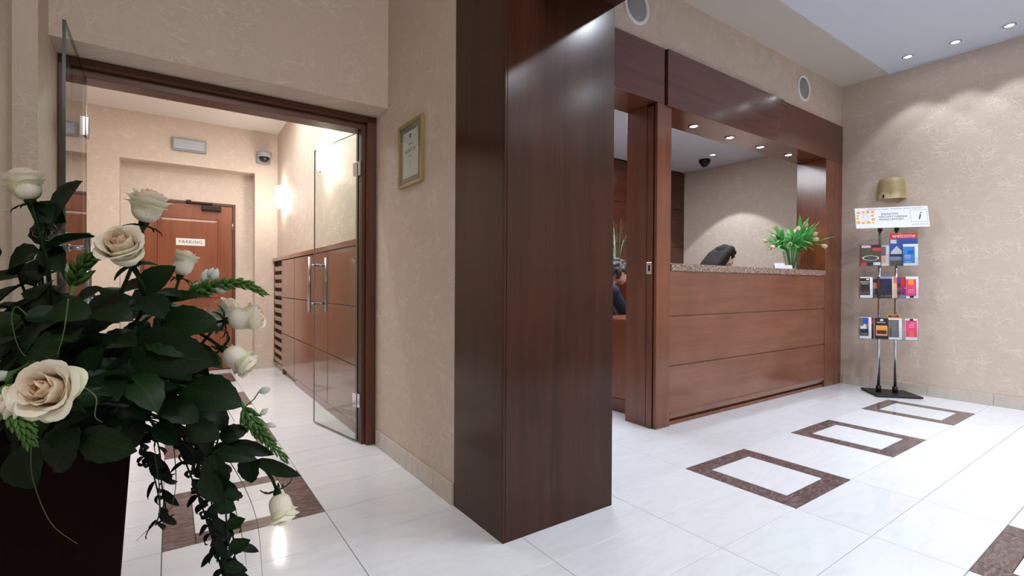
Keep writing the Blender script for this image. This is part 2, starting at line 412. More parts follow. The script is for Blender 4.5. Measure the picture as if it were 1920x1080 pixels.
# ================================================================ SETTING
CZ = 3.17            # lobby ceiling
XR = 5.89            # right wall
X0, PX, Y0, PY = -0.025, 0.602, 1.097, 0.299
fl_ = struct('floor', box(-1.2, 6.1, -2.9, 6.95, -0.12, -0.006), 'grout')
tile_me = {}
def add_tile(x0, x1, y0, y1, mat='tile_white'):
    g = 0.0013
    a, b_ = round(x1 - x0, 4), round(y1 - y0, 4)
    key = (a, b_, mat)
    if key not in tile_me:
        bm = box(-a/2 + g, a/2 - g, -b_/2 + g, b_/2 - g, -0.008, 0.0, 0.0008)
        bmesh.ops.recalc_face_normals(bm, faces=bm.faces)
        me = bpy.data.meshes.new('tile'); bm.to_mesh(me); bm.free(); me.materials.append(MATS[mat]); tile_me[key] = me
    o = bpy.data.objects.new('tile', tile_me[key]); COL.objects.link(o); o.parent = fl_
    o.location = ((x0 + x1) / 2, (y0 + y1) / 2, 0)
def tx(k): return X0 + PX * k
def ty(k): return Y0 + PY * k
def in_room(k, j):
    x, y = (tx(k) + tx(k + 1)) / 2, (ty(j) + ty(j + 1)) / 2
    if y < 2.28: return tx(k) < 5.89 and tx(k + 1) > -0.6 and y > -1.0
    if x < 1.1: return y < 6.85
    return y < 4.25 and x < 3.9
bord = {(k, j) for k in (4, 6, 8) for j in (0, 1)} | {(4, -4), (4, -3)} | {(0, j) for j in (4, 5, 8, 9, 12, 13, 16, 17)}
BX, BY = 0.11, 0.095
for k in range(-2, 10):
    for j in range(-9, 20):
        if not in_room(k, j): continue
        x0, x1, y0, y1 = tx(k), tx(k + 1), ty(j), ty(j + 1)
        x0 = max(x0, -1.0); x1 = min(x1, 5.89)
        if y0 > 2.27 and x1 > 1.087 and x0 < 1.087: x1 = 1.087
        if (k, j) not in bord:
            add_tile(x0, x1, y0, y1); continue
        low = (j % 2 == 0)
        add_tile(x0 + BX, x1 - BX, y0 + (BY if low else 0), y1 - (0 if low else BY))
        if low:
            add_tile(x0 + BX, x1 - BX, y0, y0 + BY, 'tile_brown')
            add_tile(x0, x0 + BX, y0, y1 + PY, 'tile_brown'); add_tile(x1 - BX, x1, y0, y1 + PY, 'tile_brown')
        else:
            add_tile(x0 + BX, x1 - BX, y1 - BY, y1, 'tile_brown')

struct('ceiling', box(-1.2, 6.1, -2.9, 1.87, CZ, CZ + 0.1), 'ceiling_white')
bm = box(-1.2, 6.1, 1.87, 2.4, CZ - 0.006, CZ + 0.1); struct('trim_1', bm, 'ceiling_band')
struct('trim_2', box(5.878, 5.889, -2.9, 1.87, CZ - 0.012, CZ - 0.0005), 'ceiling_white')
struct('wall_right', box(XR, 6.09, -2.9, 4.4, -0.004, CZ), 'wallpaper')
struct('wall_rear', box(-0.7, XR, -2.9, -2.7, -0.004, CZ), 'wallpaper')
bm = box(-0.70, -0.505, -2.7, 2.68, -0.004, CZ); struct('wall_left', bm, 'wallpaper')
struct('wall_left_corner', box(-0.70, -0.431, 2.68, 3.26, -0.004, CZ), 'wallpaper')
bm = bmesh.new()
bm_box(bm, 1.087, 1.287, 2.02, 7.0, -0.004, CZ); struct('wall_middle', bm, 'wallpaper')
# wall over the glass doors: the front face stands 20 cm before the frame
struct('wall_over_doors', box(-0.431, 1.087, 2.885, 3.26, 2.10, CZ), 'wallpaper')
# wall over the reception front
struct('wall_back', box(1.287, XR, 2.285, 2.50, 2.739, CZ), 'wallpaper')
# the strip of wall beside the office door, behind the pillar
struct('wall_back_side', box(1.287, 1.70, 2.27, 2.56, -0.004, 2.735), 'cherry_v')
# corridor beyond the doors
HZ = 2.87
struct('trim_3', box(1.287, XR, 2.501, 2.557, 2.7385, 2.80), 'ceiling_white')
struct('ceiling_corridor', box(-1.0, 1.087, 3.26, 6.62, HZ, HZ + 0.1), 'ceiling_hall')
struct('wall_corridor_left', box(-1.1, -1.0, 3.26, 6.82, -0.004, HZ), 'wallpaper')
struct('wall_corridor_return', box(-1.1, -0.70, 3.10, 3.26, -0.004, HZ), 'wallpaper')
bm = bmesh.new()       # end wall with a niche 19 cm deep
bm_box(bm, -1.1, -0.44, 6.62, 6.82, -0.004, HZ); bm_box(bm, 0.838, 1.087, 6.62, 6.82, -0.004, HZ)
bm_box(bm, -0.44, 0.838, 6.62, 6.82, 2.36, HZ); bm_box(bm, -1.1, 1.087, 6.82, 6.95, -0.004, HZ)
struct('wall_corridor_end', bm, 'wallpaper')
# office behind the counter
struct('ceiling_office', box(1.287, XR, 2.558, 4.22, 2.60, 2.70), 'ceiling_white')
struct('wall_office_back', box(1.287, XR, 4.26, 4.4, -0.004, 2.7), 'dark_gap')
op = thing('wall_panelling', 'dark cherry wood wall panelling at the back of the reception office', 'panelling', (3.6, 4.25, 0))
for k in range(6):
    for j in range(5):
        x0, x1 = 5.885 - (k + 1) * 0.76, 5.885 - k * 0.76
        z0 = 0.02 + j * 0.515
        obj('panel', box(x0 + 0.002, x1 - 0.002, 4.232, 4.258, z0, min(z0 + 0.511, 2.595), 0.002), 'office_panel', op)
# skirting tiles
def skirting(name, axis, c, a0, a1, step, off=0.0, side=1):
    root = bpy.data.objects.new(name, None); COL.objects.link(root); root['kind'] = 'structure'; root['_w'] = 1
    a = a0 + off
    cuts = [a0]
    while a < a1 - 0.02:
        if a > a0 + 0.02: cuts.append(a)
        a += step
    cuts.append(a1)
    for p, q in zip(cuts, cuts[1:]):
        g = 0.001
        if axis == 'y': b_ = box(min(c, c - side * 0.012), max(c, c - side * 0.012), p + g, q - g, 0, 0.1, 0.0015)
        else: b_ = box(p + g, q - g, min(c, c - side * 0.012), max(c, c - side * 0.012), 0, 0.1, 0.0015)
        obj('skirting_tile', b_, 'tile_skirting', root)
skirting('baseboard_right', 'y', XR, -2.7, 2.25, 0.46, 0.1)
skirting('baseboard_middle', 'y', 1.087, 2.02, 3.05, 0.33, 0.2)
skirting('baseboard_corridor_end', 'x', 6.62, 0.838, 1.04, 0.33)
skirting('baseboard_corridor_end_left', 'x', 6.62, -1.0, -0.44, 0.33)
skirting('baseboard_niche', 'x', 6.82, 0.68, 0.838, 0.33)
skirting('baseboard_left', 'y', -0.505, -1.0, 2.66, 0.46, 0.1, -1)

# ---------------------------------------------------------------- pillar and beam
p = thing('pillar', 'tall square pillar clad in glossy dark cherry wood standing before the wall end', 'pillar', (1.39, 1.81, 0))
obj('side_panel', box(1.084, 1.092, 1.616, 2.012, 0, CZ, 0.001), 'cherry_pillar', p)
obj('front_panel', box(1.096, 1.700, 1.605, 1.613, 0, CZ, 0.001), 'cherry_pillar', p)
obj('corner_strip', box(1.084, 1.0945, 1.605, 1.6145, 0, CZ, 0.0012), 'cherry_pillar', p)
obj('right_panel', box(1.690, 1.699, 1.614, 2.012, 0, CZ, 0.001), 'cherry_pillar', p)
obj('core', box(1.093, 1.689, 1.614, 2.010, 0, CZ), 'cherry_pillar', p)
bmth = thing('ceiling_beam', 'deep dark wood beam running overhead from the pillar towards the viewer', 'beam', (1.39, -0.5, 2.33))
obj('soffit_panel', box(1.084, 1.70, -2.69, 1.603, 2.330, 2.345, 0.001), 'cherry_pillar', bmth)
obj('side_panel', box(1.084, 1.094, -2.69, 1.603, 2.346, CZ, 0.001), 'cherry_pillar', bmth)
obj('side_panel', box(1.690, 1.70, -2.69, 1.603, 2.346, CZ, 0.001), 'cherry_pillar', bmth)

# ---------------------------------------------------------------- reception front
sur = thing('reception_surround', 'cherry wood portal framing the reception window and office door, header and posts', 'portal', (4.3, 2.4, 0))
obj('header_panel', box(1.702, 2.918, 2.268, 2.556, 2.341, 2.737, 0.002), 'cherry_header', sur)
obj('header_panel', box(2.934, 4.604, 2.252, 2.556, 2.330, 2.737, 0.002), 'cherry_header', sur, 'wide middle header panel standing slightly proud')
obj('header_panel', box(4.608, 5.885, 2.268, 2.556, 2.341, 2.737, 0.002), 'cherry_header', sur)
obj('joint_strip', box(2.919, 2.933, 2.272, 2.40, 2.345, 2.736), 'dark_gap', sur)
obj('post', box(2.844, 3.003, 2.270, 2.294, 0, 2.340, 0.002), 'cherry_v', sur)
obj('door_jamb', box(2.846, 3.003, 2.364, 2.556, 0, 2.340, 0.002), 'cherry_v', sur)
obj('post', box(5.505, 5.885, 2.270, 2.556, 0, 2.340, 0.002), 'cherry_v', sur)
dth = bpy.data.objects.new('door_3', None); COL.objects.link(dth); dth['kind'] = 'structure'; dth['_w'] = 1
sl = obj('sliding_door', box(2.836, 2.995, 2.304, 2.354, 0.006, 2.325, 0.003), 'cherry_v', dth)
lt = obj('latch_plate', box(2.8325, 2.8365, 2.306, 2.352, 1.115, 1.20, 0.001), 'chrome', sl)
lt2 = obj('latch_hole', box(2.832, 2.8335, 2.318, 2.336, 1.135, 1.18), 'black_plastic', sl)

rc = thing('reception_counter', 'cherry wood reception counter front of three wide horizontal panels', 'counter', (4.25, 2.4, 0))
def chamfer_panel(z0, z1, low):
    bm = bmesh.new(); y0 = 2.274
    prof = [(y0, z1), (y0, z0)] if not low else [(y0, z1), (y0, 0.104), (y0 - 0.006, 0.098), (y0 - 0.004, 0.085), (y0 + 0.012, 0.05), (y0 + 0.026, 0.034)]
    prof = prof + [(2.296 if not low else 2.32, prof[-1][1]), (2.296 if not low else 2.32, z1)]
    a = [bm.verts.new((3.006, y, z)) for y, z in prof]; b_ = [bm.verts.new((5.502, y, z)) for y, z in prof]
    bm.faces.new(a); bm.faces.new(b_[::-1])
    for k in range(len(prof)): bm.faces.new((a[k], b_[k], b_[(k + 1) % len(prof)], a[(k + 1) % len(prof)]))
    return bm
obj('front_panel', chamfer_panel(0.812, 1.140, False), 'cherry_h', rc)
obj('front_panel', chamfer_panel(0.446, 0.803, False), 'cherry_h', rc)
obj('front_panel', chamfer_panel(0.034, 0.437, True), 'cherry_h', rc)
obj('rebate', box(3.006, 5.502, 2.285, 2.296, 0.43, 0.82), 'cherry_h', rc)
obj('toe_board', box(3.006, 5.502, 2.286, 2.32, 0.0, 0.028, 0.001), 'cherry_v', rc)
obj('carcass', box(3.006, 5.502, 2.322, 2.60, 0.0, 1.140), 'cherry_v', rc)
ct = obj('worktop', box(3.005, 5.503, 2.262, 2.62, 1.1415, 1.196, 0.003), 'granite')
tag(ct, 'speckled brown granite slab lying on top of the reception counter', 'worktop')

# ---------------------------------------------------------------- glass double doors
d1 = bpy.data.objects.new('door_1', None); COL.objects.link(d1); d1['kind'] = 'structure'; d1['_w'] = 1
d1['label'] = 'frameless glass double doors in a dark wood frame, both leaves standing open'
fr = obj('door_frame', box(-0.430, -0.385, 3.085, 3.25, 0, 2.099, 0.003), 'walnut_frame', d1)
obj('door_frame', box(1.030, 1.086, 3.085, 3.25, 0, 2.099, 0.003), 'walnut_frame', d1)
obj('door_frame', box(-0.384, 1.029, 3.085, 3.25, 2.062, 2.099, 0.003), 'walnut_frame_h', d1)
obj('door_stop', box(-0.384, -0.345, 3.125, 3.25, 0, 2.061, 0.002), 'walnut_frame', d1)
obj('door_stop', box(1.008, 1.029, 3.125, 3.25, 0, 2.061, 0.002), 'walnut_frame', d1)
obj('door_stop', box(-0.344, 1.007, 3.125, 3.25, 2.022, 2.061, 0.002), 'walnut_frame_h', d1)
def glass_leaf(hx, hy, ang, free_edge):
    """leaf modelled from its hinge edge along +x, then turned"""
    m = Matrix.Translation((hx, hy, 0)) @ Matrix.Rotation(R(ang), 4, 'Z')
    W = 0.655
    g = obj('glass_leaf', xf(box(0.012, W, -0.0045, 0.0045, 0.012, 2.012), m), 'clear_glass', d1)
    for nm, bb in (('glass_edge', (W, W + 0.0015, -0.005, 0.005, 0.012, 2.012)), ('glass_edge', (0.0105, 0.012, -0.005, 0.005, 0.012, 2.012)),
                   ('glass_edge', (0.012, W, -0.005, 0.005, 2.012, 2.0135)), ('glass_edge', (0.012, W, -0.005, 0.005, 0.0105, 0.012))):
        obj(nm, xf(box(*bb), m), free_edge if bb[0] == W or bb[4] > 2 else 'glass_edge', g)
    for z in (0.28, 1.775):
        bm = bmesh.new()
        for s in (-1, 1):
            bm_box(bm, 0.0, 0.052, s * 0.0048 if s > 0 else -0.016, 0.016 if s > 0 else -0.0048, z - 0.045, z + 0.045, 0.002)
        bm_tube(bm, [(-0.006, 0, z - 0.045), (-0.006, 0, z + 0.045)], 0.008, 12)
        bm_box(bm, -0.034, -0.008, -0.012, 0.012, z - 0.045, z + 0.045, 0.002)
        obj('hinge', xf(bm, m), 'chrome', g)
    hx_ = W - 0.055
    for s in (-1, 1):
        bm = bmesh.new(); z0, z1 = 0.825, 1.225
        bm_tube(bm, [(hx_, s * 0.062, z0), (hx_, s * 0.062, z1)], 0.0125, 14)
        for z in (z0 + 0.06, z1 - 0.06):
            bm_tube(bm, [(hx_, s * 0.005, z), (hx_, s * 0.056, z)], 0.008, 10)
            bm_tube(bm, [(hx_, s * 0.005, z), (hx_, s * 0.012, z)], 0.013, 12)
        obj('pull_handle', xf(bm, m), 'steel', g)
glass_leaf(-0.335, 3.12, -89.2, 'glass_edge')
glass_leaf(1.000, 3.16, 101, 'glass_edge_pale')

# ---------------------------------------------------------------- parking door
YN = 6.82
d2 = bpy.data.objects.new('door_2', None); COL.objects.link(d2); d2['kind'] = 'structure'; d2['_w'] = 1
d2['label'] = 'orange-brown panelled wooden door with a PARKING sign at the corridor end'
obj('door_frame', box(0.618, 0.648, YN - 0.03, YN, 0, 1.985, 0.002), 'walnut_frame', d2)
obj('door_frame', box(-0.272, -0.242, YN - 0.03, YN, 0, 1.985, 0.002), 'walnut_frame', d2)
obj('door_frame', box(-0.241, 0.617, YN - 0.03, YN, 1.955, 1.985, 0.002), 'walnut_frame_h', d2)
obj('door_leaf', box(-0.238, 0.614, YN - 0.022, YN, 0.004, 1.952, 0.002), 'cherry_door', d2)
def raised(z0, z1, x0=-0.12, x1=0.49):
    bm = bmesh.new(); y = YN - 0.022
    def ring(i, yy): return [bm.verts.new(v) for v in ((x0 + i, yy, z0 + i), (x1 - i, yy, z0 + i), (x1 - i, yy, z1 - i), (x0 + i, yy, z1 - i))]
    rs = [ring(0, y), ring(0.006, y - 0.010), ring(0.018, y - 0.010), ring(0.026, y - 0.002), ring(0.05, y - 0.008)]
    for a, b_ in zip(rs, rs[1:]):
        for k in range(4): bm.faces.new((a[k], a[(k + 1) % 4], b_[(k + 1) % 4], b_[k]))
    bm.faces.new(rs[-1]); return bm
obj('raised_panel', raised(0.86, 1.80), 'cherry_door', d2)
obj('raised_panel', raised(0.16, 0.68), 'cherry_door', d2)
sg = obj('sign_plate', box(0.055, 0.335, YN - 0.036, YN - 0.031, 1.468, 1.548, 0.001), 'white_plastic', d2)
text('lettering', 'PARKING', 0.056, 'print_black', sg, Matrix.Translation((0.195, YN - 0.0363, 1.508)) @ Matrix.Rotation(pi/2, 4, 'X'), space=1.08, sx=0.94)
cl = obj('door_closer', box(0.30, 0.50, YN - 0.075, YN - 0.024, 1.885, 1.945, 0.006, 2), 'dark_metal', d2)
bm = bmesh.new(); bm_box(bm, 0.17, 0.40, YN - 0.07, YN - 0.05, 1.958, 1.972, 0.002); bm_tube(bm, [(0.40, YN-0.06, 1.94), (0.40, YN-0.06, 1.972)], 0.012, 10)
bm_box(bm, 0.15, 0.20, YN - 0.075, YN - 0.03, 1.966, 1.990, 0.003); obj('closer_arm', bm, 'dark_metal', cl)
for z in (0.25, 1.05, 1.72):
    obj('hinge', tube([(0.617, YN - 0.036, z - 0.045), (0.617, YN - 0.036, z + 0.045)], 0.008, 8), 'steel', d2)
hd = obj('door_handle', tube([(-0.185, YN - 0.022, 1.0), (-0.185, YN - 0.07, 1.0), (-0.08, YN - 0.07, 1.0)], 0.010, 8), 'steel', d2)

# ---------------------------------------------------------------- corridor cabinet
XC = 1.045
cab = thing('corridor_cabinet', 'long glossy brown wood wall cabinet with louvred end along the corridor', 'cabinet', (1.065, 4.9, 0))
obj('worktop', box(1.030, 1.086, 3.30, 6.618, 1.300, 1.340, 0.003), 'cherry_cabinet', cab)
cols = [(5.40, 6.04), (4.10, 5.39), (3.30, 4.09)]
rows = [(0.07, 0.465), (0.472, 0.872), (0.879, 1.294)]
for (y0, y1) in cols:
    for (z0, z1) in rows:
        obj('door_panel', box(XC, XC + 0.014, y0 + 0.003, y1 - 0.003, z0, z1, 0.002), 'cherry_cabinet', cab)
obj('carcass', box(XC + 0.018, 1.086, 3.30, 6.04, 0.07, 1.298), 'dark_gap', cab)
obj('louvre_backing', box(XC + 0.026, 1.086, 6.05, 6.618, 0.07, 1.298), 'dark_gap', cab)
for y0, y1 in ((6.045, 6.085), (6.575, 6.615)):
    obj('louvre_stile', box(XC, XC + 0.024, y0, y1, 0.07, 1.298, 0.002), 'cherry_cabinet', cab)
for k in range(12):
    z = 0.105 + k * 0.0985
    bm = box(-0.010, 0.010, 6.088, 6.572, -0.028, 0.028, 0.002)
    obj('slat', xf(bm, Matrix.Translation((XC + 0.013, 0, z + 0.02)) @ Matrix.Rotation(R(-8), 4, 'Y')), 'cherry_cabinet', cab)
obj('plinth', box(XC + 0.004, 1.086, 3.30, 5.32, 0.0, 0.066, 0.001), 'cherry_cabinet', cab)
for y0 in (5.33, 6.04): obj('foot', box(XC + 0.004, 1.086, y0, y0 + 0.03, 0.0, 0.066, 0.001), 'cherry_cabinet', cab)

# ---------------------------------------------------------------- lamps in the ceilings
def downlight(x, y, z, label, group, ring='chrome', pw=0, col=COOL, spot=95, blend=0.5, tilt=(0, 0, 0), size=0.042, radius=0.03, cat='ceiling light'):
    t = thing('downlight', label, cat, (x, y, z), 0, group, world=False)
    obj('trim_ring', lathe([(size * 0.72, -0.001), (size, -0.001), (size * 1.02, -0.006), (size * 0.8, -0.010), (size * 0.72, -0.008), (size * 0.72, -0.001)], 24), ring, t)
    obj('bulb', lathe([(0, -0.007), (size * 0.4, -0.0065), (size * 0.70, -0.003), (size * 0.7, -0.001), (0, -0.001)], 20), 'lamp_cool', t)
    if pw: light(t, 'SPOT', (0, 0, -0.014), pw, col, spot, blend, radius, tilt)
    return t
G = 'row of ceiling downlights by the right wall'
labs = {1.63: 'ceiling downlight by the right wall, farthest and lowest of the row', 1.295: 'middle one of the three ceiling downlights by the right wall',
        0.96: 'nearest of the ceiling downlights by the right wall, at top right corner'}
for y in (1.63, 1.295, 0.96): downlight(5.60, y, CZ, labs[y], G, pw=17, spot=84, blend=0.35, tilt=(0, 0, 0))
for y in (0.2, -0.6, -1.4):
    downlight(5.60, y, CZ, {0.2: 'ceiling downlight by the right wall, first beyond the frame', -0.6: 'ceiling downlight by the right wall, second beyond the frame', -1.4: 'ceiling downlight by the right wall, third beyond the frame'}[y], G, pw=15, spot=84, blend=0.35)
G = 'downlights under the reception header'
for x, lb in ((3.48, 'header downlight nearest the office door, leftmost of four'), (4.00, 'second header downlight from the left over the granite counter'),
              (4.50, 'third header downlight, just left of the header joint'), (5.03, 'rightmost header downlight above the tulips')):
    downlight(x, 2.418, 2.330 if x < 4.6 else 2.341, lb, G, pw=13 if x < 4.6 else 30, spot=80, blend=0.4)
G = 'office ceiling downlights'
downlight(5.30, 3.42, 2.60, 'single downlight in the white office ceiling next to the dome camera', G, pw=55, spot=88, blend=0.12, radius=0.02)
downlight(3.05, 3.75, 2.60, 'office ceiling downlight hidden beyond the door opening', G, pw=22, spot=95)
G = 'row of three corridor ceiling lights'
for x, lb in ((-0.02, 'left corridor ceiling downlight of the row of three'), (0.27, 'middle corridor ceiling downlight of the row of three'), (0.565, 'right corridor ceiling downlight of the row of three')):
    downlight(x, 5.96, HZ, lb, G, pw=11, col=NEUT, spot=120, blend=0.6)
for x, wd in ((-0.02, 'left'), (0.27, 'middle'), (0.565, 'right')):
    downlight(x, 3.62, HZ, wd + ' corridor downlight of the hidden row just behind the doors', 'corridor ceiling lights near the doors', pw=12, col=NEUT, spot=150, blend=0.3)

# unseen downlights added above the frame to light the lobby
for x, wx in ((2.75, 'nearest the beam'), (3.75, 'in mid lobby'), (4.75, 'towards the right wall')):
    for y, wy in ((0.30, 'first row'), (-0.75, 'second row'), (-1.85, 'third row')):
        downlight(x, y, CZ, 'added unseen lobby downlight %s, %s' % (wx, wy), 'added lobby fill downlights beyond the frame', pw=76, spot=150, blend=0.5, radius=0.05, size=0.06)

t = thing('rear_fill_lamp', 'added fill lamp behind the viewer, lighting the wall over the doors', 'ceiling light', (0.30, -1.30, CZ))  # made-up housing for the fill light added behind the viewer
obj('housing', xf(box(-0.27, 0.27, -0.12, 0.12, 0.012, 0.06, 0.004), Matrix.Translation((0.30, -1.30, 2.965)) @ Matrix.Rotation(R(52), 4, 'X')), 'white_plastic', t)
obj('stem', tube([(0.30, -1.33, 3.01), (0.30, -1.33, CZ)], 0.012, 8), 'white_plastic', t)
# glowing wall sconces in the corridor
def sconce(y, z, label, pw):
    t = thing('wall_sconce', label, 'wall lamp', (1.086, y, z), 0, 'glowing corridor wall lamps', world=False)
    bm = bmesh.new()
    n = 14; rr = 0.075
    prof = [(-0.115, 0.90), (-0.10, 1.0), (0.10, 1.0), (0.115, 0.94)]
    rings = [[bm.verts.new((-0.012 - 0.085 * sin(pi * k / n) * s, -0.10 * cos(pi * k / n) * s, zz)) for k in range(n + 1)] for zz, s in prof]
    for a, b_ in zip(rings, rings[1:]):
        for k in range(n): bm.faces.new((a[k], a[k + 1], b_[k + 1], b_[k])).smooth = True
    bmesh.ops.solidify(bm, geom=bm.faces[:], thickness=0.004)
    obj('shade', bm, 'sconce_glow', t)
    obj('wall_plate', box(-0.010, 0.0, -0.05, 0.05, -0.06, 0.06, 0.003), 'chrome', t)
    bm = tube([(-0.01, 0.0, -0.125), (-0.05, 0.0, -0.132), (-0.065, 0, -0.12)], 0.007, 8); bm_lathe(bm, [(0, -0.145), (0.012, -0.14), (0.007, -0.118), (0, -0.115)], 12, (-0.068, 0, 0))
    obj('finial', bm, 'chrome', t)
    light(t, 'POINT', (-0.05, 0, 0.10), pw * 0.6, WARM, radius=0.03); light(t, 'POINT', (-0.05, 0, -0.15), pw * 0.4, WARM, radius=0.02)
sconce(6.20, 2.04, 'glowing white wall sconce at the far end of the corridor', 4)
sconce(4.22, 2.09, 'brighter wall sconce seen through the right glass door leaf', 6)

# unlit gold shade on the right wall
t = thing('gold_sconce', 'unlit crinkled gold half-round wall lamp above the brochure stand', 'wall lamp', (5.889, 1.835, 2.0), 0, world=False)
bm = bmesh.new(); n = 18
rings = []
for zz, ry, rx in ((-0.10, 0.120, 0.115), (-0.03, 0.121, 0.12), (0.06, 0.112, 0.11), (0.098, 0.102, 0.10), (0.110, 0.09, 0.085)):
    rings.append([bm.verts.new((-rx * sin(pi * k / n) + 0.0, ry * cos(pi * k / n), zz + 0.0025 * sin(k * 2.3 + zz * 60))) for k in range(n + 1)])
for a, b_ in zip(rings, rings[1:]):
    for k in range(n): bm.faces.new((a[k], a[k + 1], b_[k + 1], b_[k])).smooth = True
bmesh.ops.solidify(bm, geom=bm.faces[:], thickness=0.003)
obj('shade', bm, 'gold_shade', t)
obj('wall_plate', box(-0.008, 0, -0.05, 0.05, -0.05, 0.06, 0.002), 'dark_metal', t)
obj('clip', xf(box(-0.004, 0.004, -0.007, 0.007, -0.016, 0.016, 0.003), Matrix.Translation((-0.117, 0.030, -0.072))), 'dark_metal', t)

# ceiling speakers in the wall above the header
for x, zc, lb in ((2.63, 2.955, 'round grey wall speaker cut by the top of the picture'), (5.04, 2.955, 'round grey wall speaker near the right wall corner')):
    t = thing('wall_speaker', lb, 'speaker', (x, 2.285, zc), 0, 'round speakers above the wooden header', world=False)
    m = Matrix.Rotation(pi/2, 4, 'X')
    obj('rim', xf(lathe([(0.098, 0.0), (0.128, 0.0), (0.127, 0.006), (0.118, 0.011), (0.103, 0.010), (0.098, 0.004)], 40), m), 'white_plastic', t)
    obj('grille', xf(lathe([(0, 0.009), (0.06, 0.008), (0.1, 0.004), (0.1, 0.0)], 40), m), 'speaker_mesh', t)

# exit light, dome cameras
t = thing('emergency_light', 'grey rectangular emergency light box high on the corridor end wall', 'emergency light', (0.175, 6.62, 2.58))
obj('housing', box(0.010, 0.340, 6.585, 6.619, 2.508, 2.652, 0.008, 2), 'grey_plastic', t)
obj('diffuser', box(0.026, 0.324, 6.572, 6.586, 2.524, 2.636, 0.006, 2), 'diffuser', t)
def dome(name_loc, label, up, size=1.0, rot=None):
    t = thing('dome_camera', label, 'security camera', name_loc, 0, None, world=False)
    m = rot or Matrix.Identity(4)
    obj('bracket', xf(lathe([(0, 0.004), (0.070 * size, 0.004), (0.073 * size, -0.004), (0.066 * size, -0.040 * size), (0.058 * size, -0.046 * size), (0, -0.046 * size)], 28), m), up, t)
    obj('glass_dome', xf(lathe([(0.050 * size, -0.046 * size), (0.048 * size, -0.060 * size), (0.036 * size, -0.080 * size), (0.018 * size, -0.092 * size), (0, -0.095 * size)], 24), m), 'black_plastic', t)
    return t
dome((5.44, 3.62, 2.596), 'dark dome camera hanging from the office ceiling', 'dark_metal', 0.95)
t = dome((0.925, 6.53, 2.60), 'silver dome camera on a bracket in the corridor corner', 'grey_plastic', 1.15)
obj('wall_arm', box(-0.075, 0.075, 0.055, 0.089, -0.12, 0.0, 0.006), 'grey_plastic', t)

# framed certificate
t = thing('framed_certificate', 'small gold-framed certificate with grey mat hanging on the wall beside the pillar', 'picture', (1.086, 2.52, 1.75))
bm = bmesh.new(); x0, x1 = 1.068, 1.0865; ya, yb, za, zb = 2.362, 2.676, 1.572, 1.922
for a in ((ya, ya + .016, za, zb), (yb - .016, yb, za, zb), (ya + .016, yb - .016, za, za + .016), (ya + .016, yb - .016, zb - .016, zb)):
    bm_box(bm, x0, x1, *a, 0.0015)
obj('frame', bm, 'gold_frame', t)
obj('mat_board', box(1.078, 1.084, ya + .015, yb - .015, za + .015, zb - .015), 'grey_mat', t)
pp = obj('certificate', box(1.0768, 1.0778, ya + .055, yb - .055, za + .05, zb - .05), 'paper', t)
obj('pane', box(1.0725, 1.0740, ya + .015, yb - .015, za + .015, zb - .015), 'clear_glass', t)
mw = lambda z: Matrix.Translation((1.0765, 2.519, z)) @ Matrix.Rotation(-pi/2, 4, 'Z') @ Matrix.Rotation(pi/2, 4, 'X')
text('lettering', 'BONTON', 0.032, 'print_black', pp, mw(1.765), shear=0.2)
text('lettering', 'certificate', 0.014, 'print_grey', pp, mw(1.80)); text('lettering', 'award', 0.016, 'print_grey', pp, mw(1.735))
for k, wd in enumerate((8, 10, 9, 7, 6, 8, 5)):
    text('lettering', '-' * wd, 0.011, 'print_grey', pp, mw(1.712 - k * 0.013))
bm = xf(box(-0.008, 0.008, -0.0003, 0.0003, -0.012, 0.012), Matrix.Translation((1.0764, 2.519, 1.845)) @ Matrix.Rotation(pi/2, 4, 'Z')); obj('crest', bm, 'print_maroon', pp)

# ================================================================ BROCHURE STAND
SL = Vector((5.60, 1.80, 0)); SROT = R(-55)
SM = Matrix.Translation(SL) @ Matrix.Rotation(SROT, 4, 'Z')      # local +x to the viewer's right, local -y towards the viewer
st = thing('brochure_stand', 'chrome two-pole brochure stand with white banner and black base by the right wall', 'display stand', SL, SROT, world=False)
bm = bm_ngon_prism(bmesh.new(), [(-0.123, 0.205), (-0.093, -0.163), (0.282, -0.11), (0.235, 0.18)], 0.004, 0.022)
bmesh.ops.bevel(bm, geom=bm.edges[:], offset=0.004, segments=1, affect='EDGES')
obj('base', bm, 'black_iron', st)
PXS = (-0.024, 0.108); PYY = 0.03
for x in PXS:
    obj('pole', tube([(x, PYY, 0.05), (x, PYY, 1.60)], 0.0125, 14), 'chrome', st)
    obj('pole_socket', lathe([(0, 0.022), (0.022, 0.022), (0.022, 0.078), (0.0135, 0.082), (0.0135, 0.07)], 16, (x, PYY, 0)), 'black_plastic', st)
    obj('pole_clamp', box(x - 0.016, x + 0.016, PYY - 0.014, PYY + 0.014, 1.565, 1.60, 0.003), 'black_plastic', st)
def rack(z0, h):
    bm = bmesh.new(); x0, x1 = -0.200, 0.262; y = -0.02
    bm_box(bm, x0, x1, y + 0.020, y + 0.023, z0, z0 + h + 0.06)              # back sheet
    bm_box(bm, x0, x1, y - 0.025, y - 0.022, z0, z0 + h * 0.45)              # front lip
    bm_box(bm, x0, x1, y - 0.022, y + 0.020, z0, z0 + 0.003)
    for k in range(5):
        x = x0 + (x1 - x0) * k / 4; bm_box(bm, x - 0.001, x + 0.001, y - 0.022, y + 0.020, z0, z0 + h * 0.6)
    obj('pocket_rack', bm, 'acrylic', st)
for z0, h in ((1.227, 0.20), (0.920, 0.20), (0.527, 0.20)): rack(z0, h)
for z in (0.25, 0.38, 1.50): obj('cross_wire', tube([(PXS[0], PYY, z), (PXS[1], PYY, z)], 0.0015, 6), 'steel', st)
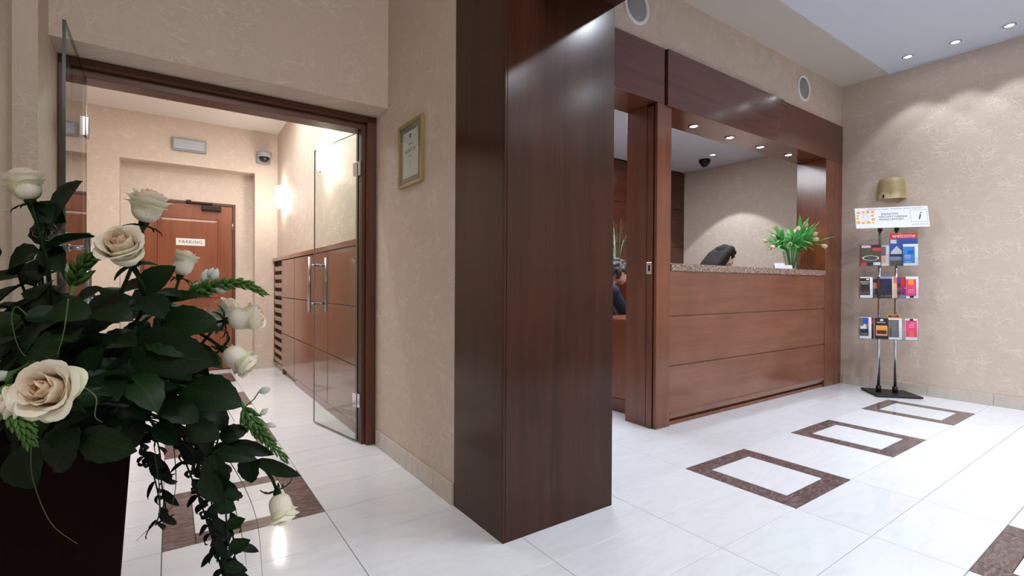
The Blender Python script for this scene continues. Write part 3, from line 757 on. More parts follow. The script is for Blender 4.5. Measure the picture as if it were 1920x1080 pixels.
# banner, leaning back a little
BM_ = Matrix.Translation((0.055, 0.0, 1.695)) @ Matrix.Rotation(R(-16), 4, 'X')
bw, bh = 0.290, 0.105
banner = obj('banner_board', xf(box(-bw, bw, -0.003, 0.003, -bh, bh, 0.001), BM_), 'white_card', st)
F = lambda x, z, d=0.0036: BM_ @ Matrix.Translation((x, -d, z)) @ Matrix.Rotation(pi/2, 4, 'X')
text('lettering', 'KRAKOW', 0.030, 'print_black', banner, F(-0.01, 0.034), space=1.05)
text('lettering', 'HERE EVERY WEEKEND', 0.026, 'print_black', banner, F(0.012, 0.006), sx=0.86)
text('lettering', 'MAKES HISTORY', 0.028, 'print_black', banner, F(0.0, -0.022), sx=0.95)
text('lettering', 'KRAKOW  IS  EVERY  WEEKEND  MAKES  HISTORY', 0.014, 'print_black', banner, F(0.03, 0.085), space=1.35, sx=1.05)
text('lettering', 'www.krakow.pl', 0.015, 'print_black', banner, F(0.215, -0.078), space=1.3)
text('lettering', 'i', 0.115, 'print_black', banner, F(0.215, 0.005), shear=0.25, extrude=0.0004)
bm = bmesh.new()
for a in ((0.150, 0.152, -0.055, 0.066), (0.278, 0.280, -0.055, 0.066), (0.150, 0.280, 0.064, 0.066), (0.150, 0.280, -0.055, -0.053)):
    bm_box(bm, a[0], a[1], -0.0038, -0.0032, a[2], a[3])
obj('emblem_frame', xf(bm, BM_), 'print_grey', banner)
random.seed(4); bm = bmesh.new()
cells = [(-.262, .058, .034, .026), (-.222, .060, .024, .026), (-.186, .062, .026, .030), (-.146, .060, .026, .028),
         (-.270, .026, .026, .012), (-.150, .024, .030, .022), (-.272, -.004, .026, .020), (-.146, -.016, .032, .028),
         (-.268, -.042, .032, .036), (-.228, -.048, .026, .022), (-.186, -.046, .036, .024), (-.148, -.050, .016, .018)]
for (x, z, a, b_) in cells:
    vs = []
    for k in range(8):
        an = 2 * pi * k / 8 + 0.4; q = 0.5 * random.uniform(0.9, 1.2)
        vs.append((x + a * q * max(-0.9, min(0.9, 1.3 * cos(an))), -0.0038, z + b_ * q * max(-0.9, min(0.9, 1.3 * sin(an)))))
    v = [bm.verts.new(p) for p in vs]; f = bm.faces.new(v)
ex = bmesh.ops.extrude_face_region(bm, geom=bm.faces[:])
bmesh.ops.translate(bm, vec=(0, 0.0008, 0), verts=[e for e in ex['geom'] if isinstance(e, bmesh.types.BMVert)])
obj('emblem_blocks', xf(bm, BM_), 'print_orange', banner)
bm = bmesh.new()
for k in range(7):
    an = k * 0.9; cx, cz = -0.208 + 0.022 * cos(an), 0.006 + 0.022 * sin(an)
    bm_tube(bm, [(cx + 0.012 * cos(t), -0.0034, cz + 0.012 * sin(t)) for t in (an, an + 0.8, an + 1.6, an + 2.4)], 0.0012, 4)
obj('emblem_scroll', xf(bm, BM_), 'print_grey', banner)

def brochure(xc, z0, wd, ht, base, prints, texts, label, y=-0.008, lean=3, thick=0.006, name='brochure', cat='brochure', grp='brochures in the stand'):
    """booklet standing in a pocket; prints = (u0, u1, v0, v1, material) on the cover"""
    xc = 0.262 + (xc - 0.262) * 0.9; wd *= 0.93; z0 -= 0.018
    m = Matrix.Translation((xc, y, z0 + 0.003)) @ Matrix.Rotation(R(-lean), 4, 'X')
    loc = SM @ Vector((xc, y, z0 + 0.003))
    t = thing(name, label, cat, loc, SROT, grp, world=False)
    lm = Matrix.Rotation(R(-lean), 4, 'X')
    o = obj('cover', xf(box(-wd/2, wd/2, -thick/2, thick/2, 0, ht, 0.0006), lm), base, t)
    by = {}
    for (u0, u1, v0, v1, mt) in prints: by.setdefault(mt, []).append((u0, u1, v0, v1))
    for i, (mt, rs) in enumerate(by.items()):
        bm = bmesh.new(); d = thick/2 + 0.0004 + 0.0003 * i
        for u0, u1, v0, v1 in rs:
            bm_box(bm, -wd/2 + u0 * wd, -wd/2 + u1 * wd, -d, -thick/2 + 0.0001, v0 * ht, v1 * ht)
            if len(rs) <= 3: obj('cover_print', xf(bm, lm), mt, o); bm = bmesh.new()
        if len(rs) > 3: obj('cover_print', xf(bm, lm), mt, o)['kind'] = 'stuff'
        else: bm.free()
    for (s, u, v, size, mt) in texts:
        text('lettering', s, size, mt, o, lm @ Matrix.Translation((-wd/2 + u * wd, -thick/2 - 0.0022, v * ht)) @ Matrix.Rotation(pi/2, 4, 'X'), sx=0.9)
    return t
random.seed(9)
def skyline(v, n, lo, hi, mt, u0=0.1, u1=0.9):
    return [(u0 + (u1-u0) * k / n, u0 + (u1-u0) * (k + 0.7) / n, v, v + random.uniform(lo, hi), mt) for k in range(n)]
def arena(mt):
    r = []
    for k in range(22):
        an = 2 * pi * k / 22; r.append((0.5 + 0.36 * cos(an) - 0.035, 0.5 + 0.36 * cos(an) + 0.035, 0.36 + 0.11 * sin(an), 0.36 + 0.11 * sin(an) + 0.022, mt))
    return r
# top row
brochure(-0.150, 1.248, 0.185, 0.205, 'print_olive', [(0.0, 0.06, 0, 1, 'print_maroon'), (0.06, 1, 0.86, 1, 'print_navy'), (0.6, 1, 0.72, 0.84, 'print_red'), (0.05, 1, 0.0, 0.16, 'print_navy'), (0.62, 0.96, 0.03, 0.17, 'white_card'), (0.05, 0.3, 0.0, 0.15, 'print_red'), (0.08, 0.5, 0.86, 0.97, 'white_card')] + arena('paper'),
         [('KRAKOW', 0.3, 0.92, 0.022, 'print_magenta')], 'landscape magazine with an oval arena photo, leftmost of the top row', name='magazine', cat='magazine')
brochure(-0.026, 1.248, 0.085, 0.195, 'white_card', [(0.0, 0.68, 0.12, 0.5, 'print_peach'), (0.0, 0.68, 0.5, 0.95, 'print_photo')], [('www', 0.84, 0.55, 0.012, 'print_black')],
         'white-edged leaflet tucked between the arena magazine and the red-topped magazine', y=0.002)
brochure(0.148, 1.248, 0.235, 0.312, 'print_blue', [(0, 1, 0.83, 1, 'print_red'), (0, 0.42, 0.0, 0.17, 'print_olive'), (0, 0.42, 0.17, 0.28, 'print_sky'), (0, 0.42, 0.28, 0.45, 'print_navy'), (0.02, 0.24, 0.68, 0.80, 'white_card')]
         + [(0.03 + 0.04 * k, 0.06 + 0.04 * k, 0.36, 0.44 + 0.16 * (1 - abs(k - 5) / 5), 'paper') for k in range(10)],
         [('welcome', 0.50, 0.915, 0.055, 'white_card')], 'tall magazine with a red welcome band and snowy blue cover on the top row', y=0.004, name='magazine', cat='magazine')
brochure(0.200, 1.248, 0.125, 0.205, 'white_card', [(0.0, 0.78, 0.12, 0.88, 'print_cyan'), (0.1, 0.5, 0.3, 0.5, 'print_sky'), (0.3, 0.7, 0.55, 0.7, 'print_blue')], [('Poland', 0.3, 0.18, 0.016, 'white_card'), ('i', 0.93, 0.5, 0.02, 'print_black')],
         'blue and white booklet standing before the tall red-topped magazine', y=-0.012)
# middle row
brochure(-0.230, 0.941, 0.03, 0.195, 'print_coral', [(0, 1, 0.75, 1, 'print_dark'), (0, 1, 0.3, 0.5, 'print_maroon')], [], 'narrow red leaflet at the far left of the middle row', y=0.006)
brochure(-0.185, 0.941, 0.11, 0.20, 'white_card', [(0.0, 0.78, 0.13, 0.95, 'print_dark')] + skyline(0.2, 7, 0.04, 0.12, 'print_grey', 0.05, 0.72) + [(0.5, 0.7, 0.86, 0.92, 'white_card')],
         [('KRAKOW', 0.38, 0.76, 0.019, 'white_card'), ('bezpieczny', 0.38, 0.68, 0.015, 'white_card')], 'black leaflet with white title and pale skyline, left end of the middle row')
brochure(-0.105, 0.941, 0.05, 0.19, 'print_photo', [(0.2, 1, 0.78, 0.95, 'print_navy'), (0.2, 1, 0.5, 0.75, 'print_coral'), (0.2, 1, 0.16, 0.45, 'print_dark')], [], 'half-hidden coral and black leaflet between two black leaflets, middle row', y=0.006)
brochure(-0.020, 0.941, 0.125, 0.205, 'print_dark', [(0.15, 1.0, 0.9, 1.0, 'print_sky'), (0.18, 0.96, 0.24, 0.9, 'print_navy'), (0.0, 0.12, 0.4, 0.9, 'print_maroon')] + skyline(0.06, 9, 0.03, 0.11, 'print_grey', 0.15, 0.95), [],
         'dark night-photo leaflet with pale rooftops in the centre of the middle row')
brochure(0.065, 0.941, 0.045, 0.205, 'print_peach', [(0, 0.3, 0, 1, 'white_card'), (0.4, 1, 0.7, 0.95, 'print_coral')], [], 'narrow peach leaflet right of the dark night-photo leaflet', y=-0.004)
brochure(0.105, 0.941, 0.035, 0.205, 'print_photo', [(0, 1, 0.72, 0.95, 'print_blue'), (0, 1, 0.5, 0.7, 'print_maroon'), (0, 1, 0.15, 0.3, 'print_dark')], [], 'narrow blue-topped leaflet beside the peach one, middle row', y=0.004)
brochure(0.155, 0.941, 0.07, 0.20, 'print_magenta', [(0, 1, 0.0, 0.15, 'print_sky'), (0, 1, 0.6, 0.95, 'print_red'), (0.5, 0.7, 0.45, 0.5, 'white_card'), (0.9, 1, 0, 1, 'print_navy')], [], 'magenta leaflet partly behind the pink one, middle row', y=0.004)
brochure(0.218, 0.941, 0.105, 0.205, 'white_card', [(0.0, 0.82, 0.1, 0.88, 'print_pink'), (0.2, 0.6, 0.62, 0.86, 'print_orange'), (0.3, 0.62, 0.02, 0.12, 'print_navy')],
         [('music', 0.42, 0.38, 0.022, 'white_card'), ('festival', 0.42, 0.28, 0.020, 'white_card')], 'bright pink leaflet with orange top, right end of the middle row')
# bottom row
brochure(-0.190, 0.548, 0.105, 0.205, 'white_card', [(0.0, 0.76, 0.12, 0.98, 'print_photo'), (0.3, 0.76, 0.7, 0.96, 'print_blue'), (0.05, 0.76, 0.14, 0.45, 'print_navy')] + skyline(0.45, 5, 0.1, 0.25, 'paper', 0.08, 0.6), [('hotel guide', 0.38, 0.22, 0.014, 'white_card')],
         'navy and white leaflet with a city photo, left end of the bottom row')
brochure(-0.128, 0.548, 0.03, 0.20, 'print_maroon', [(0, 1, 0.7, 0.9, 'print_red')], [], 'maroon leaflet edge beside the navy city leaflet, bottom row', y=0.006)
brochure(-0.045, 0.548, 0.115, 0.200, 'print_dark', [(0.08, 0.92, 0.16, 0.64, 'print_peach'), (0.14, 0.86, 0.40, 0.60, 'print_orange'), (0.14, 0.86, 0.27, 0.42, 'print_maroon'), (0.14, 0.86, 0.24, 0.30, 'print_dark'), (0.4, 0.62, 0.86, 0.95, 'white_card')],
         [('Wieliczka', 0.45, 0.79, 0.020, 'white_card')], 'black leaflet with a framed sunset picture, second in the bottom row')
brochure(0.068, 0.548, 0.115, 0.235, 'print_orange', [(0.1, 0.9, 0.9, 0.97, 'print_maroon')], [('SALT', 0.5, 0.935, 0.016, 'print_peach')], 'orange leaflet rising behind the grey photo leaflet, bottom row', y=0.008)
brochure(0.075, 0.548, 0.115, 0.200, 'white_card', [(0.0, 0.78, 0.10, 0.93, 'print_photo'), (0.25, 0.6, 0.12, 0.6, 'print_grey'), (0.1, 0.22, 0.15, 0.55, 'print_olive')], [('i', 0.9, 0.5, 0.02, 'print_black')], 'grey photo leaflet with white border, third in the bottom row', y=-0.006)
brochure(0.216, 0.548, 0.10, 0.200, 'white_card', [(0.02, 0.95, 0.14, 0.92, 'print_pink'), (0.3, 0.7, 0.16, 0.42, 'print_coral'), (0.35, 0.65, 0.9, 0.99, 'print_navy')],
         [('free', 0.6, 0.78, 0.020, 'white_card'), ('activity', 0.5, 0.69, 0.018, 'white_card'), ('tickets', 0.5, 0.6, 0.018, 'white_card')], 'pink leaflet with white words, right end of the bottom row')

# ================================================================ TULIPS ON THE COUNTER
VX, VY, VZ = 5.17, 2.44, 1.197
vs = thing('glass_vase', 'clear glass vase full of green stems on the granite counter', 'vase', (VX, VY, VZ), 0, world=False)
obj('vessel', lathe([(0, 0.002), (0.050, 0.002), (0.056, 0.006), (0.062, 0.06), (0.078, 0.14), (0.092, 0.195), (0.088, 0.195), (0.074, 0.14), (0.058, 0.06), (0.052, 0.012), (0, 0.010)], 28), 'vase_glass', vs)
bm = bmesh.new()
for k in range(14):
    a = 2 * pi * k / 14
    bm_tube(bm, [(0.064 * cos(a), 0.064 * sin(a), 0.03), (0.081 * cos(a), 0.081 * sin(a), 0.14), (0.093 * cos(a), 0.093 * sin(a), 0.19)], 0.0022, 5)
obj('ribs', bm, 'vase_glass', vs)
def tulip_leaf_me(L, W, curl, tw):
    bm = bmesh.new(); n = 9; rows_ = []
    for i in range(n + 1):
        t = i / n; w_ = W * (sin(pi * min(1, 0.12 + 0.88 * t ** 0.8)) ** 0.8) * (1 if t < 1 else 0)
        ang = curl * t * t; x = L * (sin(ang) / curl * 0.9 if curl else 0) * t ** 0.2 ; 
        # integrate along a bending spine
        rows_.append((t, w_))
    px_, pz_ = 0.0, 0.0; prev = None
    for i, (t, w_) in enumerate(rows_):
        ang = curl * t ** 1.6
        if i: px_ += sin(ang) * L / n; pz_ += cos(ang) * L / n
        tr = tw * t
        v = []
        for s in (-1, 0, 1):
            d = Vector((0.25 * w_ * abs(s), s * w_, 0)); d.rotate(Matrix.Rotation(tr, 3, 'Z'))
            v.append(bm.verts.new((px_ + d.x * cos(ang), d.y, pz_ - d.x * sin(ang))))
        if prev:
            for a in range(2):
                bm.faces.new((prev[a], prev[a + 1], v[a + 1], v[a])).smooth = True
        prev = v
    me = bpy.data.meshes.new('leaf'); bm.to_mesh(me); bm.free(); me.materials.append(MATS['tulip_leaf']); return me
random.seed(21)
TL = [tulip_leaf_me(random.uniform(0.17, 0.27), random.uniform(0.016, 0.026), random.uniform(0.4, 1.9), random.uniform(-0.5, 0.5)) for _ in range(7)]
bm = bmesh.new()
for j in range(6):
    a = j * pi / 3; off = 0.1 if j % 2 else 0.0; pr = None
    for i in range(7):
        t = i / 6; r_ = 0.019 * (sin(pi * (0.15 + 0.62 * t)) ** 0.8) - off * 0.02; z = 0.055 * t; w_ = 0.016 * sin(pi * min(0.97, 0.2 + 0.8 * t))
        v = [bm.verts.new((r_ * cos(a) - s * w_ * sin(a) - 0.3 * abs(s) * w_ * cos(a), r_ * sin(a) + s * w_ * cos(a) - 0.3 * abs(s) * w_ * sin(a), z)) for s in (-1, 0, 1)]
        if pr:
            for q in range(2): bm.faces.new((pr[q], pr[q + 1], v[q + 1], v[q])).smooth = True
        pr = v
bloom_me = bpy.data.meshes.new('bloom'); bm.to_mesh(bm and bloom_me); bm.free(); bloom_me.materials.append(MATS['tulip_bloom'])
def aim(p, d, roll=0.0):
    """matrix placing local +z along d at p"""
    d = Vector(d).normalized()
    return Matrix.Translation(p) @ d.to_track_quat('Z', 'Y').to_matrix().to_4x4() @ Matrix.Rotation(roll, 4, 'Z')
TLAB = ['drooping tulip at the left of the vase', 'tulip at the far left, bloom pointing sideways', 'low left tulip over the white cards', 'upright tulip at the top left of the bunch', 'tulip at the very top of the bunch',
        'tulip at the top right of the bunch', 'right-hand tulip leaning to the post', 'low right tulip hanging beside the vase', 'tulip facing the viewer above the vase rim', 'tulip in the middle of the leaves',
        'tulip leaning back at the left', 'tulip leaning back at the right', 'tulip low in front, left of the rim', 'tulip low in front, right of the rim', 'farthest right tulip against the post', 'small tulip bud high on the left']
for i in range(16):
    a = 2 * pi * (i * 0.381966 * 1.0) + 0.3; tilt = 0.35 + 0.95 * ((i * 7) % 16) / 16
    top = Vector((sin(tilt) * cos(a), sin(tilt) * sin(a) * 0.75, cos(tilt))) * random.uniform(0.28, 0.38)
    base = Vector((0.02 * cos(a), 0.02 * sin(a), 0.02)); mid = Vector((0.06 * cos(a), 0.05 * sin(a), 0.20))
    end = mid + top * 0.72 + Vector((0, 0, -0.05 * tilt))
    t = thing('tulip', 'pale pink tulip with green leaves, ' + TLAB[i], 'flower', (VX, VY, VZ), 0, 'tulips in the glass vase', world=False)
    p2 = mid + top * 0.45
    obj('stem', tube([base, mid, p2, end], 0.0035, 6), 'tulip_leaf', t)
    obj_me('bloom', bloom_me, t, mw=aim(end, (end - p2), i))
    for q in range(8):
        aa = a + random.uniform(-1.2, 1.2); tl = tilt * random.uniform(0.5, 1.25)
        d = Vector((sin(tl) * cos(aa), sin(tl) * sin(aa), cos(tl)))
        p0 = mid + top * random.uniform(-0.05, 0.35)
        lm = Matrix.Translation(p0) @ Matrix.Rotation(aa, 4, 'Z') @ Matrix.Rotation(tl * 0.8, 4, 'Y')
        obj_me('leaf', TL[random.randrange(7)], t, mw=lm)
for i, (x, y, a, lb) in enumerate(((4.83, 2.40, -18, 'taller white card standing on the counter left of the vase'), (4.92, 2.385, -34, 'shorter white card standing on the counter nearer the vase'))):
    m = Matrix.Translation((x, y, 1.197)) @ Matrix.Rotation(R(a), 4, 'Z')
    bm = bmesh.new(); h_ = 0.062 - i * 0.018
    for s in (-1, 1):
        b2 = bmesh.new(); bm_box(b2, -0.062, 0.062, -0.0006, 0.0006, 0, h_); bmesh.ops.transform(b2, matrix=Matrix.Translation((0, s * 0.016, 0)) @ Matrix.Rotation(R(s * 14), 4, 'X'), verts=b2.verts)
        me = bpy.data.meshes.new('q'); b2.to_mesh(me); b2.free(); bm.from_mesh(me); bpy.data.meshes.remove(me)
    o = obj('tent_card', xf(bm, m), 'white_card'); tag(o, lb, 'card', 'white cards on the counter')
# ================================================================ OFFICE BEHIND THE COUNTER
dk = thing('office_desk', 'orange-brown wooden desk end seen through the office door opening', 'desk', (3.5, 2.88, 0))
obj('desk_top', box(2.985, 4.25, 2.66, 3.12, 0.735, 0.76, 0.003), 'cherry_door', dk)
obj('end_panel', box(3.0, 3.025, 2.67, 3.11, 0.11, 0.734, 0.002), 'cherry_door', dk)
obj('end_panel', box(4.21, 4.235, 2.67, 3.11, 0.0, 0.734, 0.002), 'cherry_door', dk)
obj('plinth_panel', box(2.998, 3.025, 2.67, 3.11, 0.0, 0.108, 0.002), 'cherry_v', dk)
obj('modesty_panel', box(3.03, 4.205, 2.675, 2.69, 0.1, 0.734), 'cherry_door', dk)
dk = thing('side_desk', 'wooden desk hidden behind the counter in front of the dark-haired receptionist', 'desk', (5.4, 3.1, 0))
obj('desk_top', box(5.0, 5.86, 2.70, 3.75, 0.735, 0.76, 0.003), 'cherry_door', dk)
for y in (2.71, 3.715): obj('end_panel', box(5.05, 5.85, y, y + 0.025, 0, 0.734, 0.002), 'cherry_door', dk)
sb = thing('sideboard', 'dark sideboard against the panelled office wall under the grass pot', 'cabinet', (4.2, 4.03, 0))
obj('carcass', box(3.90, 4.50, 3.86, 4.225, 0.04, 1.10, 0.003), 'office_panel', sb)
for x0, x1 in ((3.905, 4.198), (4.202, 4.495)):
    q = obj('cabinet_door', box(x0, x1, 3.842, 3.858, 0.06, 1.08, 0.002), 'office_panel', sb)
    obj('knob', xf(lathe([(0, 0), (0.006, 0), (0.006, 0.012), (0.012, 0.016), (0.011, 0.024), (0, 0.026)], 12), Matrix.Translation((x1 - 0.04 if x0 < 4 else x0 + 0.04, 3.842, 0.6)) @ Matrix.Rotation(pi/2, 4, 'X')), 'steel', q)
pg = thing('potted_grass', 'pot of thin grasses and dried stems on the office sideboard', 'plant', (4.30, 4.0, 1.10), 0, world=False)
obj('pot', lathe([(0, 0.001), (0.07, 0.001), (0.10, 0.18), (0.105, 0.20), (0.095, 0.20), (0.09, 0.17), (0, 0.165)], 24), 'white_plastic', pg)
random.seed(3)
for k in range(18):
    a = random.uniform(0, 2 * pi); h = random.uniform(0.3, 0.62); lean = random.uniform(0.03, 0.2)
    pts = [(0.03 * cos(a) + lean * t * t * cos(a), 0.03 * sin(a) + lean * t * t * sin(a) * 0.6, 0.165 + h * t - lean * 0.5 * t ** 3) for t in (0, .25, .5, .75, 1)]
    obj('grass_blade', tube(pts, [0.004, 0.004, 0.0035, 0.0025, 0.001], 5), 'grass_blade' if k % 3 else 'spike_white', pg)

def union(parts, voxel=0.011, smooth=6):
    """balls and tapering limbs fused into one continuous surface"""
    bm = bmesh.new()
    for p in parts:
        if p[0] == 'b':
            _, c, r, = p[:3]; rot = p[3] if len(p) > 3 else Matrix.Identity(4)
            r = r if isinstance(r, (tuple, list)) else (r, r, r)
            bmesh.ops.create_icosphere(bm, subdivisions=3, radius=1, matrix=Matrix.Translation(c) @ rot @ Matrix.Diagonal((*r, 1)))
        else:
            _, a, b_, ra, rb = p; a = Vector(a); b_ = Vector(b_); n = max(2, int((b_ - a).length / (min(ra, rb) * 0.5)))
            for i in range(n + 1):
                t = i / n
                bmesh.ops.create_icosphere(bm, subdivisions=2, radius=ra + (rb - ra) * t, matrix=Matrix.Translation(a.lerp(b_, t)))
    me = bpy.data.meshes.new('u'); bm.to_mesh(me); bm.free()
    o = bpy.data.objects.new('u', me); COL.objects.link(o)
    md = o.modifiers.new('r', 'REMESH'); md.mode = 'VOXEL'; md.voxel_size = voxel; md.use_smooth_shade = True
    ms = o.modifiers.new('s', 'SMOOTH'); ms.iterations = smooth; ms.factor = 0.5
    dg = bpy.context.evaluated_depsgraph_get(); dg.update()
    r = bpy.data.meshes.new_from_object(o.evaluated_get(dg)); bpy.data.objects.remove(o)
    for pl in r.polygons: pl.use_smooth = True
    return r
def set_mat(me, m): me.materials.clear(); me.materials.append(MATS[m]); return me
def person(label, hip, chest, neck, head, side, fwd, hands, knees, feet, cloth, trouser, hair, hair_long, seat_z):
    """seated figure; side = unit vector to the figure's left, fwd = where the face looks"""
    hip, chest, neck, head = map(Vector, (hip, chest, neck, head)); side = Vector(side).normalized(); fwd = Vector(fwd).normalized()
    upv = (Vector((0, 0, 1)) - fwd * fwd.z).normalized(); sd = upv.cross(fwd).normalized(); upv = fwd.cross(sd)
    HM = Matrix.Identity(4)
    for i in range(3): HM[i][0] = fwd[i]; HM[i][1] = sd[i]; HM[i][2] = upv[i]; HM[i][3] = head[i]
    H = lambda x, y, z: HM @ Vector((x, y, z))
    rot = HM.copy(); rot.translation = (0, 0, 0)
    t = thing('person', label, 'person', (hip.x, hip.y, 0))
    sh = [chest + (neck - chest) * 0.62 + side * s * 0.165 for s in (1, -1)]
    el = [s_ + (Vector(h) - s_) * 0.48 + Vector((0, 0, -0.13)) + side * k * 0.05 for s_, h, k in zip(sh, hands, (1, -1))]
    limbs = [('l', hip, chest, 0.135, 0.13), ('l', chest, chest + (neck - chest) * 0.6, 0.13, 0.10), ('l', chest + (neck - chest) * 0.6, neck, 0.09, 0.058)]
    for s in (0, 1):
        limbs.append(('l', chest + (neck - chest) * 0.5, sh[s], 0.085, 0.062))
        limbs.append(('l', sh[s], el[s], 0.050, 0.040)); limbs.append(('l', el[s], Vector(hands[s]), 0.038, 0.026))
        hp = hip + side * (0.09 if s == 0 else -0.09)
        limbs.append(('l', hp, Vector(knees[s]), 0.088, 0.056)); limbs.append(('l', Vector(knees[s]), Vector(feet[s]) + Vector((0, 0, 0.07)), 0.054, 0.036))
        limbs.append(('l', Vector(feet[s]) + Vector((0, 0, 0.05)), Vector(feet[s]) + Vector((0, 0, 0.03)) + Vector((fwd.x, fwd.y, 0)).normalized() * 0.17, 0.038, 0.028))
    body = list(limbs)
    body += [('l', neck - (head - neck) * 0.2, head, 0.052, 0.05), ('b', H(-0.012, 0, 0.025), (0.097, 0.076, 0.092), rot), ('b', H(0.022, 0, -0.035), (0.066, 0.060, 0.070), rot),
             ('b', H(0.055, 0, -0.085), (0.024, 0.026, 0.020), rot), ('l', H(0.082, 0, 0.012), H(0.104, 0, -0.026), 0.008, 0.012), ('b', H(0.082, 0, -0.058), (0.012, 0.026, 0.009), rot),
             ('b', H(0.070, 0, 0.040), (0.020, 0.055, 0.016), rot)]
    for s in (1, -1): body += [('b', H(-0.004, s * 0.078, -0.012), (0.020, 0.008, 0.031), rot)]
    for s in (0, 1):   # five fingers on each hand
        h = Vector(hands[s]); d = (h - el[s]); d.z = 0; d.normalize(); lat = Vector((-d.y, d.x, 0)) * (1 if s == 0 else -1)
        body.append(('b', h + d * 0.045, (0.042, 0.036, 0.017), d.to_track_quat('X', 'Z').to_matrix().to_4x4()))
        for q, (o_, ln) in enumerate(((-0.027, 0.060), (-0.009, 0.072), (0.010, 0.068), (0.028, 0.052))):
            a = h + d * 0.078 + lat * o_; k1 = a + d * ln * 0.5 + Vector((0, 0, 0.004)); k2 = a + d * ln + Vector((0, 0, -0.014))
            body += [('l', a, k1, 0.0085, 0.008), ('l', k1, k2, 0.008, 0.0065)]
        a = h + d * 0.03 - lat * 0.032; body += [('l', a, a + d * 0.032 - lat * 0.02, 0.011, 0.009), ('l', a + d * 0.032 - lat * 0.02, a + d * 0.058 - lat * 0.018, 0.009, 0.0075)]
    me = set_mat(union(body, 0.0062, 4), 'skin'); bo = obj_me('body', me, t)
    cl = [(p[0], p[1], p[2], p[3] + 0.012, p[4] + 0.012) for p in limbs[:3]]
    cl[2] = ('l', limbs[2][1], limbs[2][1].lerp(limbs[2][2], 0.55), 0.10, 0.075)
    for i in range(2):
        b0 = 3 + i * 6
        cl += [(p[0], p[1], p[2], p[3] + 0.012, p[4] + 0.012) for p in limbs[b0:b0 + 2]]
        p = limbs[b0 + 2]; cl.append(('l', p[1], p[1].lerp(p[2], 0.86), p[3] + 0.011, p[4] + 0.014))
    obj_me('jacket', set_mat(union(cl, 0.011, 5), cloth), t)
    tr = []
    for i in range(2):
        b0 = 3 + i * 6
        tr += [(p[0], p[1], p[2], p[3] + 0.014, p[4] + 0.014) for p in limbs[b0 + 3:b0 + 5]]
    tr.append(('b', hip - Vector((0, 0, 0.03)), 0.155)); obj_me('trousers', set_mat(union(tr, 0.013, 5), trouser), t)
    sho = [('l', p[1] - Vector((0, 0, 0.004)), p[2] - Vector((0, 0, 0.0)), p[3] + 0.008, p[4] + 0.008) for p in (limbs[8], limbs[14])]
    obj_me('shoes', set_mat(union(sho, 0.008, 4), 'black_cloth'), t)
    for s in (1, -1):
        e = obj('eye', xf(lathe([(0, -0.012), (0.008, -0.009), (0.012, 0), (0.008, 0.009), (0, 0.012)], 14), Matrix.Translation(H(0.067, s * 0.031, 0.012))), 'eye_white', t)
        obj('iris', xf(lathe([(0, -0.0005), (0.0055, 0), (0, 0.0012)], 12), Matrix.Translation(H(0.0792, s * 0.031, 0.011)) @ rot @ Matrix.Rotation(pi/2, 4, 'Y')), 'eye_dark', e)
        obj('eyebrow', tube([H(0.088, s * 0.016, 0.034), H(0.087, s * 0.032, 0.039), H(0.078, s * 0.048, 0.034)], 0.0028, 5), hair, t)
    obj('lips', tube([H(0.092, -0.020, -0.058), H(0.097, 0, -0.056), H(0.092, 0.020, -0.058)], [0.002, 0.005, 0.002], 8), 'lip', t)
    hb = [('b', H(-0.022, 0, 0.040), (0.104, 0.090, 0.092), rot), ('b', H(0.030, 0, 0.078), (0.060, 0.070, 0.038), rot)]
    if hair_long:
        for s in (1, -1):
            hb += [('l', H(-0.035, s * 0.062, 0.03), H(-0.075, s * 0.070, -0.09), 0.032, 0.026)]
        fh = Vector((fwd.x, fwd.y, 0)).normalized(); P_ = lambda a, b_, c: head + fh * a + side * b_ + Vector((0, 0, c))
        for y in (-0.065, -0.033, 0, 0.033, 0.065):
            hb += [('l', P_(-0.01, y, 0.075), P_(-0.09, y * 1.1, 0.02), 0.050, 0.050), ('l', P_(-0.09, y * 1.1, 0.02), P_(-0.17, y * 1.2, -0.07), 0.050, 0.045),
                   ('l', P_(-0.17, y * 1.2, -0.07), P_(-0.25, y * 1.3, -0.18), 0.045, 0.025), ('l', P_(-0.065, y, 0.0), P_(-0.14, y, -0.12), 0.045, 0.04)]
    else:
        random.seed(12)
        for k in range(70):
            a = random.uniform(1.35, 2 * pi - 1.35); z = random.uniform(-0.06, 0.12); q = math.sqrt(max(0.05, 1 - ((z - 0.03) / 0.115) ** 2))
            hb.append(('b', H(-0.02 + 0.105 * cos(a) * q, 0.092 * sin(a) * q, z), random.uniform(0.014, 0.022)))
    ho = obj_me('hair', set_mat(union(hb, 0.007, 3), hair), t)
    random.seed(5); bm = bmesh.new()
    for k in range(46):
        a = random.uniform(1.5, 2 * pi - 1.5)
        p0 = H(-0.02 + 0.06 * cos(a), 0.055 * sin(a), 0.118)
        p1 = H(-0.022 + 0.106 * cos(a), 0.093 * sin(a), 0.05)
        if hair_long: p1 = P_(-0.09, 0.10 * sin(a), 0.05 + 0.02 * cos(a)); p2 = P_(-0.18, 0.10 * sin(a), -0.04 + 0.02 * cos(a)); p3 = P_(-0.27, 0.10 * sin(a), -0.17)
        else: p2 = H(-0.022 + 0.112 * cos(a), 0.10 * sin(a), 0.0); p3 = H(-0.03 + 0.105 * cos(a + 0.15), 0.095 * sin(a + 0.15), -0.055)
        bm_tube(bm, [p0, p1, p2, p3], [0.003, 0.004, 0.004, 0.001], 4)
    o = obj('hair_strands', bm, hair, ho)
    return t
